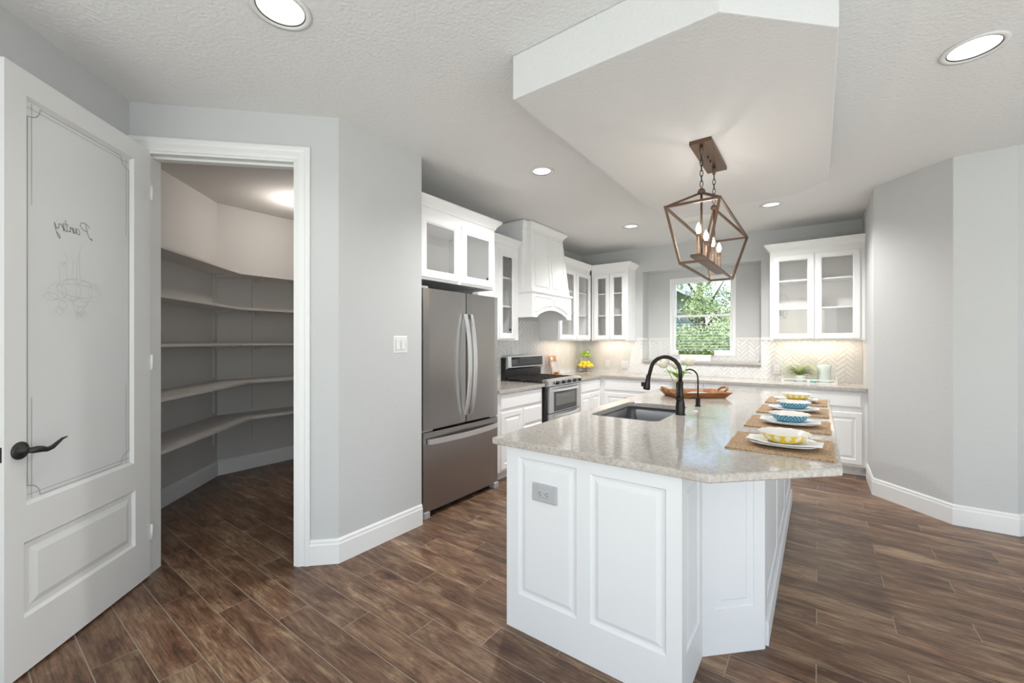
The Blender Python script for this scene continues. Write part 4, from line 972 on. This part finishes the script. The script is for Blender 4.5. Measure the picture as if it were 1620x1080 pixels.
for i, (cy_, bx) in enumerate(((2.23, -.128), (2.82, -.135), (3.385, -.140), (3.935, -.145))):
    pmx = -.140
    if i == 0:
        pm0 = placemat(pmx, cy_, ''); mo = pm0
        pl0 = plate_mesh().build('dinner_plate', 'china', loc=(bx, cy_-.02, CT+.005)); po = pl0; nk0 = napkin(bx+.005, cy_-.03, .0); no_ = nk0
    else:
        mo = pm0.copy(); COL.objects.link(mo); mo.location = (pmx, cy_, CT); po = pl0.copy(); COL.objects.link(po); po.location = (bx, cy_-.02, CT+.005); no_ = nk0.copy(); COL.objects.link(no_); no_.location = (bx+.005, cy_-.03, CT+.012)
    no_.rotation_euler = (0, 0, (-.06, .03, .05, -.02)[i])
    po.scale = (.86, .97, .9); no_.scale = (.83, .83, .9)
    tag(mo, 'rectangular woven straw placemat on the island, %s' % order[i], 'placemat', 'placemats along the island')
    tag(po, 'white square rimmed plate on the placemat %s' % order[i], 'plate', 'plates along the island')
    tag(no_, 'folded white napkin on the plate %s' % order[i], 'napkin', 'napkins under the bowls')
    nm = ['yellow fluted bowl in the nearest place setting', 'blue patterned bowl behind the nearest yellow bowl', 'blue patterned bowl in front of the farthest yellow bowl', 'yellow fluted bowl in the farthest place setting'][i]
    bowl(nm, bx+.005, cy_-.03, cols[i], .1*i)

# ------------------------------------------------------------------ wooden tray group
tc_ = Vector((-.858, 3.81)); ta = math.radians(38.9)
t = thing('wooden_tray', 'brown carved wooden tray with loop handles on the island', 'tray', (tc_.x, tc_.y, CT), ta)
def rect4(a, b, z): return [(-a, -b, z), (a, -b, z), (a, b, z), (-a, b, z)]
mb = MB(); mb.loft([rect4(.205, .120, 0), rect4(.250, .158, .048), rect4(.240, .148, .048), rect4(.197, .112, .010)], cap=True)
mb.build('tray_body', 'acacia', t)
for s_ in (-1, 1):
    mb = MB(); mb.tube([(s_*.235, -.055, .046), (s_*.262, -.050, .066), (s_*.276, -.02, .076), (s_*.276, .02, .076), (s_*.262, .050, .066), (s_*.235, .055, .046)], [.008, .010, .011, .011, .010, .008], 8); mb.build('handle', 'acacia', t)
def ontray(x, y): v = Vector((x*math.cos(ta)-y*math.sin(ta), x*math.sin(ta)+y*math.cos(ta))); return (tc_.x+v.x, tc_.y+v.y, CT+.0105)
v = thing('vase', 'clear glass cylinder vase holding white tulips at the left end of the tray', 'vase', ontray(-.135, .02))
mb = MB(); mb.lathe([(0, 0), (.042, 0), (.045, .004), (.047, .125), (.0455, .125), (.043, .008), (0, .006)], 28); mb.build('glass_wall', 'glass', v)
def tulip(i, ang, lean, h, loc):
    t = thing('tulip', ['white tulip leaning left of the faucet neck', 'white tulip rising behind the faucet neck', 'white tulip leaning right above the small faucet'][i], 'flower', loc, ang, 'tulips in the vase')
    mb = MB(); mb.tube([(0, 0, .0), (lean*.25, 0, h*.45), (lean*.7, 0, h*.8), (lean, 0, h)], .003, 8); mb.build('stem', 'stemgreen', t)
    d = Vector((lean*.5, 0, h*.25)).normalized(); rot = Vector((0, 0, 1)).rotation_difference(d).to_matrix().to_4x4()
    for k in range(6):
        a = k*PI/3; mb = MB(); rows = []
        for f in range(6):
            q_ = f/5; w = .026*math.sin(PI*(.12+.86*q_))**.7; rad = .006+.036*math.sin(PI*.62*q_); z = .078*q_
            rows.append([(rad*math.cos(a)-s2*w*math.sin(a), rad*math.sin(a)+s2*w*math.cos(a), z) for s2 in (-1, -.4, .4, 1)])
        for A, B in zip(rows, rows[1:]):
            for m_ in range(3):
                f_ = mb.b.faces.new([mb.b.verts.new(rot @ Vector(p) + Vector((lean, 0, h))) for p in (A[m_], A[m_+1], B[m_+1], B[m_])]); f_.smooth = True
        bmesh.ops.remove_doubles(mb.b, verts=mb.b.verts[:], dist=1e-5); ext = bmesh.ops.solidify(mb.b, geom=mb.b.faces[:], thickness=.0012); mb.build('petal', 'petal', t)
    for k, (la, ll) in enumerate(((PI*.95, .12), (-PI*.35, .11), (PI*.3, .10))):
        mb = MB(); rows = []
        for f in range(7):
            q_ = f/6; w = .019*math.sin(PI*min(1, .1+.9*q_))**.8; x = ll*q_; z = h*.62+.045*math.sin(PI*.7*q_)
            rows.append([Vector((x*math.cos(la)-s2*w*math.sin(la), x*math.sin(la)+s2*w*math.cos(la), z+(.004 if s2 else 0))) for s2 in (-1, 0, 1)])
        for A, B in zip(rows, rows[1:]):
            for m_ in range(2): mb.b.faces.new([mb.b.verts.new(p) for p in (A[m_], A[m_+1], B[m_+1], B[m_])])
        bmesh.ops.remove_doubles(mb.b, verts=mb.b.verts[:], dist=1e-5); bmesh.ops.solidify(mb.b, geom=mb.b.faces[:], thickness=.001); mb.build('leaf', 'stemgreen', t)
vx, vy, vz = ontray(-.135, .02)
tulip(0, PI*1.12, .085, .225, (vx-.012, vy, vz+.009)); tulip(1, PI*1.3, .02, .215, (vx, vy+.01, vz+.009)); tulip(2, PI*.12, .065, .245, (vx+.012, vy-.008, vz+.009))
px, py, pz = ontray(.045, .0)
mb = MB(); mb.lathe([(0, 0), (.06, 0), (.066, .003), (.098, .013), (.10, .0145), (.098, .016), (.066, .008), (0, .006)], 36); tag(mb.build('small_plate', 'china', loc=(px, py, pz)), 'small round white plate lying in the wooden tray', 'plate')
mb = MB(); mb.lathe([(0, 0), (.028, 0), (.030, .003), (.034, .085), (.0325, .085), (.0285, .006), (0, .005)], 24); tag(mb.build('drinking_glass', 'glass', loc=(px, py, pz+.009)), 'clear glass tumbler on the small plate in the tray', 'glass')

# ------------------------------------------------------------------ window sill planter
t = thing('planter_box', 'white rectangular planter on the window ledge', 'planter', (-1.375, 6.20, az0+.027))
mb = MB(); mb.loft([rect4(.195, .045, 0), rect4(.205, .052, .085), rect4(.195, .042, .085), rect4(.19, .04, .07)], cap=True); mb.build('box', 'porc', t)
def leafcloud(mb, n, fn, s0, s1):
    for _ in range(n):
        c = Vector(fn()); s_ = random.uniform(s0, s1); a = Vector((random.gauss(0, 1), random.gauss(0, 1), random.gauss(0, 1))).normalized(); b = a.cross(Vector((random.gauss(0, 1), random.gauss(0, 1), random.gauss(0, 1)))).normalized()
        mb.b.faces.new([mb.b.verts.new(c+p) for p in (-a*s_, -b*s_*.5+a*s_*.1, a*s_, b*s_*.5+a*s_*.1)])
mb = MB()
def fn():
    x = random.uniform(-.225, .225); r = .045*(1+.25*math.sin(x*70)); a = random.uniform(0, 2*PI); k = math.sqrt(random.random())
    return (x, r*k*math.cos(a)*1.1, .112+r*k*math.sin(a)*.85 - (.03 if random.random() < .06 else 0))
leafcloud(mb, 1500, fn, .007, .012)
o = mb.build('boxwood_foliage', 'leaf', t, recalc=False); o['kind'] = 'stuff'

# ------------------------------------------------------------------ right counter tray with fern and pitcher
tw = (-.09, 5.84)
t = thing('serving_tray', 'pale openwork rectangular tray on the back counter below the glass cabinet', 'tray', (tw[0], tw[1], CT), 0)
mb = MB(); mb.box(-.25, .25, -.12, .12, 0, .010, bev=.003); mb.build('tray_base', 'porc', t)
mb = MB()
for a in ((-.25, .25, -.12, -.112), (-.25, .25, .112, .12), (-.25, -.242, -.12, .12), (.242, .25, -.12, .12)): mb.box(*a, .038, .050, bev=.002)
for x in (-.246, 0, .246):
    for y in (-.116, .116): mb.box(x-.012, x+.012, y-.004, y+.004, .008, .040)
mb.build('rim', 'porc', t)
mb = MB(); mb.box(.242, .250, -.055, -.043, .05, .13); mb.box(.242, .250, .043, .055, .05, .13); mb.box(.242, .250, -.055, .055, .12, .132); mb.build('handle', 'porc', t)
mb = MB(); mb.box(-.250, -.242, -.055, -.043, .05, .10); mb.box(-.250, -.242, .043, .055, .05, .10); mb.box(-.250, -.242, -.055, .055, .09, .102); mb.build('handle', 'porc', t)
t = thing('fern_pot', 'bright green fern in a low white bowl on the pale tray', 'potted plant', (tw[0]-.085, tw[1], CT+.010))
mb = MB(); mb.lathe([(0, 0), (.05, 0), (.055, .004), (.082, .075), (.080, .078), (.076, .074), (.05, .03), (0, .03)], 28); mb.build('pot', 'porc', t)
mb = MB()
for k in range(150):
    a = random.uniform(0, 2*PI); L = random.uniform(.13, .23); up_ = random.uniform(.4, 1.5); N = 12; d = Vector((math.cos(a), math.sin(a)*.55, 0)); sd = Vector((-d.y, d.x, 0)).normalized()
    for i in range(1, N+1):
        f = i/N; p = d*L*f + Vector((0, 0, .075+ .11*up_*math.sin(PI*.6*f)*(1) - .075*f*f)); w = .026*math.sin(PI*min(1, .15+.85*f))+.003
        for s_ in (-1, 1):
            tip = p+sd*w*s_+d*.008; mb.b.faces.new([mb.b.verts.new(v_) for v_ in (p, p+d*.012, tip)])
        p2 = d*L*(f-1/N) + Vector((0, 0, .075+.11*up_*math.sin(PI*.6*(f-1/N))-.075*(f-1/N)**2)); mb.b.faces.new([mb.b.verts.new(v_) for v_ in (p, p2, p2+sd*.0015, p+sd*.0015)])
o = mb.build('fronds', 'fern', t, recalc=False); o['kind'] = 'stuff'
t = thing('pitcher', 'pale mint ceramic pitcher at the right end of the pale tray', 'pitcher', (tw[0]+.140, tw[1], CT+.010))
mb = MB(); mb.lathe([(0, 0), (.052, 0), (.056, .006), (.060, .05), (.062, .15), (.066, .198), (.063, .200), (.058, .15), (.054, .01), (0, .008)], 32); mb.build('body', 'mint', t)
mb = MB(); mb.tube([(.060, 0, .165), (.085, 0, .172), (.102, 0, .150), (.100, 0, .100), (.085, 0, .060), (.058, 0, .045)], .007, 10); mb.build('handle', 'mint', t)
mb = MB(); mb.lathe([(0, 0), (.022, 0), (.030, .012), (.033, .026), (.031, .026), (.028, .012), (0, .004)], 20); tag(mb.build('glass_dish', 'aqua', loc=(tw[0]+.035, tw[1]-.055, CT+.010)), 'tiny aqua glass dish in the pale tray', 'dish')

# ------------------------------------------------------------------ fruit stand
t = thing('fruit_stand', 'two tier wire fruit stand in the counter corner', 'fruit stand', (-2.93, 5.93, CT))
mb = MB(); nseg = 28
def hoop(r, z, w=.003): mb.tube([(r*math.cos(2*PI*i/nseg), r*math.sin(2*PI*i/nseg), z) for i in range(nseg)], w, 6, closed=True)
hoop(.095, .003); hoop(.06, .045); hoop(.125, .085); hoop(.045, .225); hoop(.09, .262)
mb.tube([(0, 0, .003), (0, 0, .34)], .004, 8); mb.tube([(-.095, 0, .003), (.095, 0, .003)], .003, 6)
for k in range(10):
    a = 2*PI*k/10
    mb.tube([(.0, 0, .045), (.06*math.cos(a), .06*math.sin(a), .045), (.125*math.cos(a), .125*math.sin(a), .085)], .002, 6)
    mb.tube([(0, 0, .225), (.045*math.cos(a), .045*math.sin(a), .225), (.09*math.cos(a), .09*math.sin(a), .262)], .002, 6)
mb.build('wire_frame', 'wire', t)
fx, fy = -2.93, 5.93
lm = []
for k in range(8): a = k*2*PI/8+.2; lm.append((.088*math.cos(a), .088*math.sin(a), .098))
for k in range(5): a = k*2*PI/5; lm.append((.052*math.cos(a), .052*math.sin(a), .142))
mb = MB(); mb.sphere((0, 0, 0), .032, 16, (1.25, 1, 1)); mb.sphere((.038, 0, 0), .008, 8); l0 = mb.build('lemon', 'lemon'); l0.location = (0, 0, 0)
for k, p in enumerate(lm):
    o = l0 if k == 0 else l0.copy()
    if k: COL.objects.link(o)
    o.location = (fx+p[0], fy+p[1], CT+p[2]); o.rotation_euler = (random.uniform(-.5, .5), random.uniform(-.5, .5), random.uniform(0, 6))
    tag(o, 'yellow lemon piled on the lower tier of the fruit stand', 'lemon', 'lemons on the lower tier')
lm = []
for k in range(5): a = k*2*PI/5+.3; lm.append((.055*math.cos(a), .055*math.sin(a), .262))
for k in range(3): a = k*2*PI/3; lm.append((.030*math.cos(a), .030*math.sin(a), .305))
mb = MB(); mb.sphere((0, 0, 0), .027, 16, (1.12, 1, 1)); l0 = mb.build('lime', 'lime')
for k, p in enumerate(lm):
    o = l0 if k == 0 else l0.copy()
    if k: COL.objects.link(o)
    o.location = (fx+p[0], fy+p[1], CT+p[2]); o.rotation_euler = (random.uniform(-.5, .5), random.uniform(-.5, .5), random.uniform(0, 6))
    tag(o, 'green lime piled on the upper tier of the fruit stand', 'lime', 'limes on the upper tier')

# leaning decorated wooden board
t = thing('decorative_board', 'wooden board with pale utensil art leaning on the tiles behind the range', 'board', (-2.95, 5.07, CT), Q-.25)
t.rotation_euler = (math.radians(-16), 0, Q-.05)
mb = MB(); mb.box(-.095, .095, 0, .012, 0, .285, bev=.003); b0 = mb.build('board', 'board', t)
mb = MB(); mb.box(-.070, .070, -.003, 0, .055, .20); mb.build('grey_art', 'greyplate', t)
mb = MB(); mb.lathe([(0, 0), (.026, 0), (.026, .003), (0, .003)], 18, (-.028, 0, .235), mx=Matrix.Rotation(PI/2, 4, 'X'), sy=1.4); mb.box(-.034, -.022, -.003, 0, .13, .21); mb.build('spoon', 'porc', t)
mb = MB(); mb.box(-.06, .06, -.002, 0, .018, .040); mb.build('dark_mark', 'iron', t)
mb = MB(); mb.bar((.0, .012, .2), (.0, .09, .02), .006); mb.build('prop_leg', 'wire', t)

# ------------------------------------------------------------------ lantern chandelier
LX0 = -.555
t = thing('lantern_chandelier', 'linear open frame bronze lantern hanging above the island', 'chandelier', (LX0, 2.86, sz))
oz = sz; oyc = 2.86
def L(x, y, z): return (x, y-oyc, z-oz)
mb = MB(); mb.box(-.06, .06, 2.60-oyc, 3.11-oyc, -.024, -.0005, bev=.002); mb.build('canopy', 'copper', t)
mb = MB()
for y in (2.82, 2.89): mb.lathe([(0, -.024), (.006, -.024), (.006, -.032), (.004, -.038), (0, -.038)], 12, (0, y-oyc, 0))
mb.build('canopy_nut', 'plasticdark', t)
ay0, ay1, az_ = 2.640, 3.005, 2.262
for y in (ay0, ay1):
    mb = MB(); mb.lathe([(0, -.024), (.009, -.024), (.011, -.04), (.009, -.075), (.003, -.08), (0, -.08)], 14, (0, y-oyc, 0)); mb.build('hanger', 'copper', t)
    mb = MB(); z = 2.468; k = 0
    while z > 2.285:
        pts = []
        for i in range(14):
            a = 2*PI*i/14; lx = .0085*math.cos(a); lz = .020*math.sin(a)
            pts.append((lx if k % 2 else 0, (0 if k % 2 else lx)+y-oyc, z-.012-oz+lz))
        mb.tube(pts, .0022, 6, closed=True); z -= .031; k += 1
    mb.build('chain', 'bronze', t)
    mb = MB(); mb.lathe([(0, .012), (.010, .012), (.019, .002), (.022, -.010), (.014, -.020), (0, -.022)], 16, L(0, y, az_)); mb.build('apex_cap', 'copper', t)
    mb = MB(); mb.tube([L(0, y, az_-.01), L(0, y, 1.865)], .0065, 10); mb.build('rod', 'copper', t)
tz_, bz_ = 2.128, 1.812
tr = [(-.139, 2.40), (.139, 2.40), (.139, 3.44), (-.139, 3.44)]; br = [(-.071, 2.44), (.071, 2.44), (.071, 3.25), (-.071, 3.25)]
bars = []
for i in range(4): bars.append((L(*tr[i], tz_), L(*tr[(i+1) % 4], tz_))); bars.append((L(*br[i], bz_), L(*br[(i+1) % 4], bz_))); bars.append((L(*tr[i], tz_), L(*br[i], bz_)))
for i, y in ((0, ay0), (1, ay0), (2, ay1), (3, ay1)): bars.append((L(0, y, az_-.012), L(*tr[i], tz_)))
for p, q_ in bars:
    mb = MB(); P_ = Vector(p); Q_ = Vector(q_); e = (Q_-P_).normalized()*.005; mb.bar(P_-e, Q_+e, .0125); mb.build('frame_bar', 'copper', t)
mb = MB(); mb.box(-.03, .03, 2.50-oyc, 3.24-oyc, 1.850-oz, 1.866-oz, bev=.002); mb.build('candle_beam', 'copper', t)
for x, y in ((0, 2.565), (.0, 2.765), (.0, 2.965), (.0, 3.175)):
    mb = MB(); mb.lathe([(0, 0), (.020, 0), (.020, .006), (.0125, .010), (.0125, .125), (0, .125)], 14, L(x, y, 1.866)); mb.build('candle_sleeve', 'candle', t)
    mb = MB(); mb.lathe([(0, 0), (.007, .002), (.013, .018), (.014, .030), (.010, .045), (.004, .060), (.0, .066)], 14, L(x, y, 1.991)); mb.build('bulb', 'bulb', t)
    lamp('bulb_light', 'POINT', L(x, y, 2.030), energy=18.0, color=(1, .95, .90), size=.012, parent=t)

# ------------------------------------------------------------------ outside
mb = MB(); mb.box(-30, 30, 6.7, 60, -.5, -.4); mb.box(-12, 14, -30, -4.8, -.5, -.4); struct(mb.build('ground', 'lawn'), 'lawn outside the windows', 'lawn')
def tree(label, x, y, h, rad, zc, n, s0, s1, cat='tree', group=None):
    t = thing('tree', label, cat, (x, y, -.4), 0, group)
    mb = MB(); mb.tube([(0, 0, 0), (.1, .05, h*.4), (0, .1, h*.75), (.05, 0, h*.95)], [.16, .12, .07, .02], 10)
    for k in range(9):
        a = k*2.4; z = h*(.3+.06*k); mb.tube([(0, .05, z), (rad*.45*math.cos(a), rad*.45*math.sin(a), z+.5), (rad*.85*math.cos(a), rad*.85*math.sin(a), z+1.0)], [.05, .03, .01], 6)
    mb.build('trunk', 'bark', t)
    cl = [(random.uniform(-1, 1)*rad*.75, random.uniform(-1, 1)*rad*.75, zc+random.uniform(-1, 1)*h*.42) for _ in range(34)]
    def fn():
        c = random.choice(cl); r = rad*.30
        return (c[0]+random.gauss(0, r*.55), c[1]+random.gauss(0, r*.55), c[2]+random.gauss(0, r*.45))
    mb = MB(); leafcloud(mb, n, fn, s0, s1); o = mb.build('foliage', 'treeleaf', t, recalc=False); o['kind'] = 'stuff'
tree('tall leafy tree filling the middle of the window view', -2.62, 12.2, 4.0, 1.0, 2.45, 11000, .028, .05)
tree('shorter leafy tree at the right of the window view', -1.55, 13.4, 2.9, 1.0, 1.55, 7000, .028, .05)
t = thing('hedge', 'green hedge filling the bottom of the window view', 'hedge', (-2.6, 10.3, -.4))
mb = MB(); leafcloud(mb, 22000, lambda: (random.uniform(-2.0, 2.2), random.uniform(-.5, .5), random.uniform(0, 1.95)+.25*math.sin(random.random()*9)), .028, .05); o = mb.build('foliage', 'treeleaf', t, recalc=False); o['kind'] = 'stuff'
t = thing('neighbour_house', 'grey house gable seen through the upper left of the window', 'house', (-7.35, 16.0, -.95))
mb = MB(); mb.prism([(-3, 0), (3, 0), (3, 4.3), (0, 6.0), (-3, 4.3)], 0, 5, mp=lambda a, b, c: (a, c, b)); mb.build('wall', 'siding', t)
for s_ in (-1, 1):
    mb = MB(); mb.prism([(0, 6.0), (s_*3.5, 4.02), (s_*3.5, 4.17), (0, 6.18)], -.3, 5.3, mp=lambda a, b, c: (a, c, b)); mb.build('roof', 'shingle', t)
mb = MB(); mb.panel(1.2, 2.3, 2.2, 3.6, 0, [(0, -.05), (.08, -.05), (.08, -.01)]); mb.build('window', 'vinyl', t)
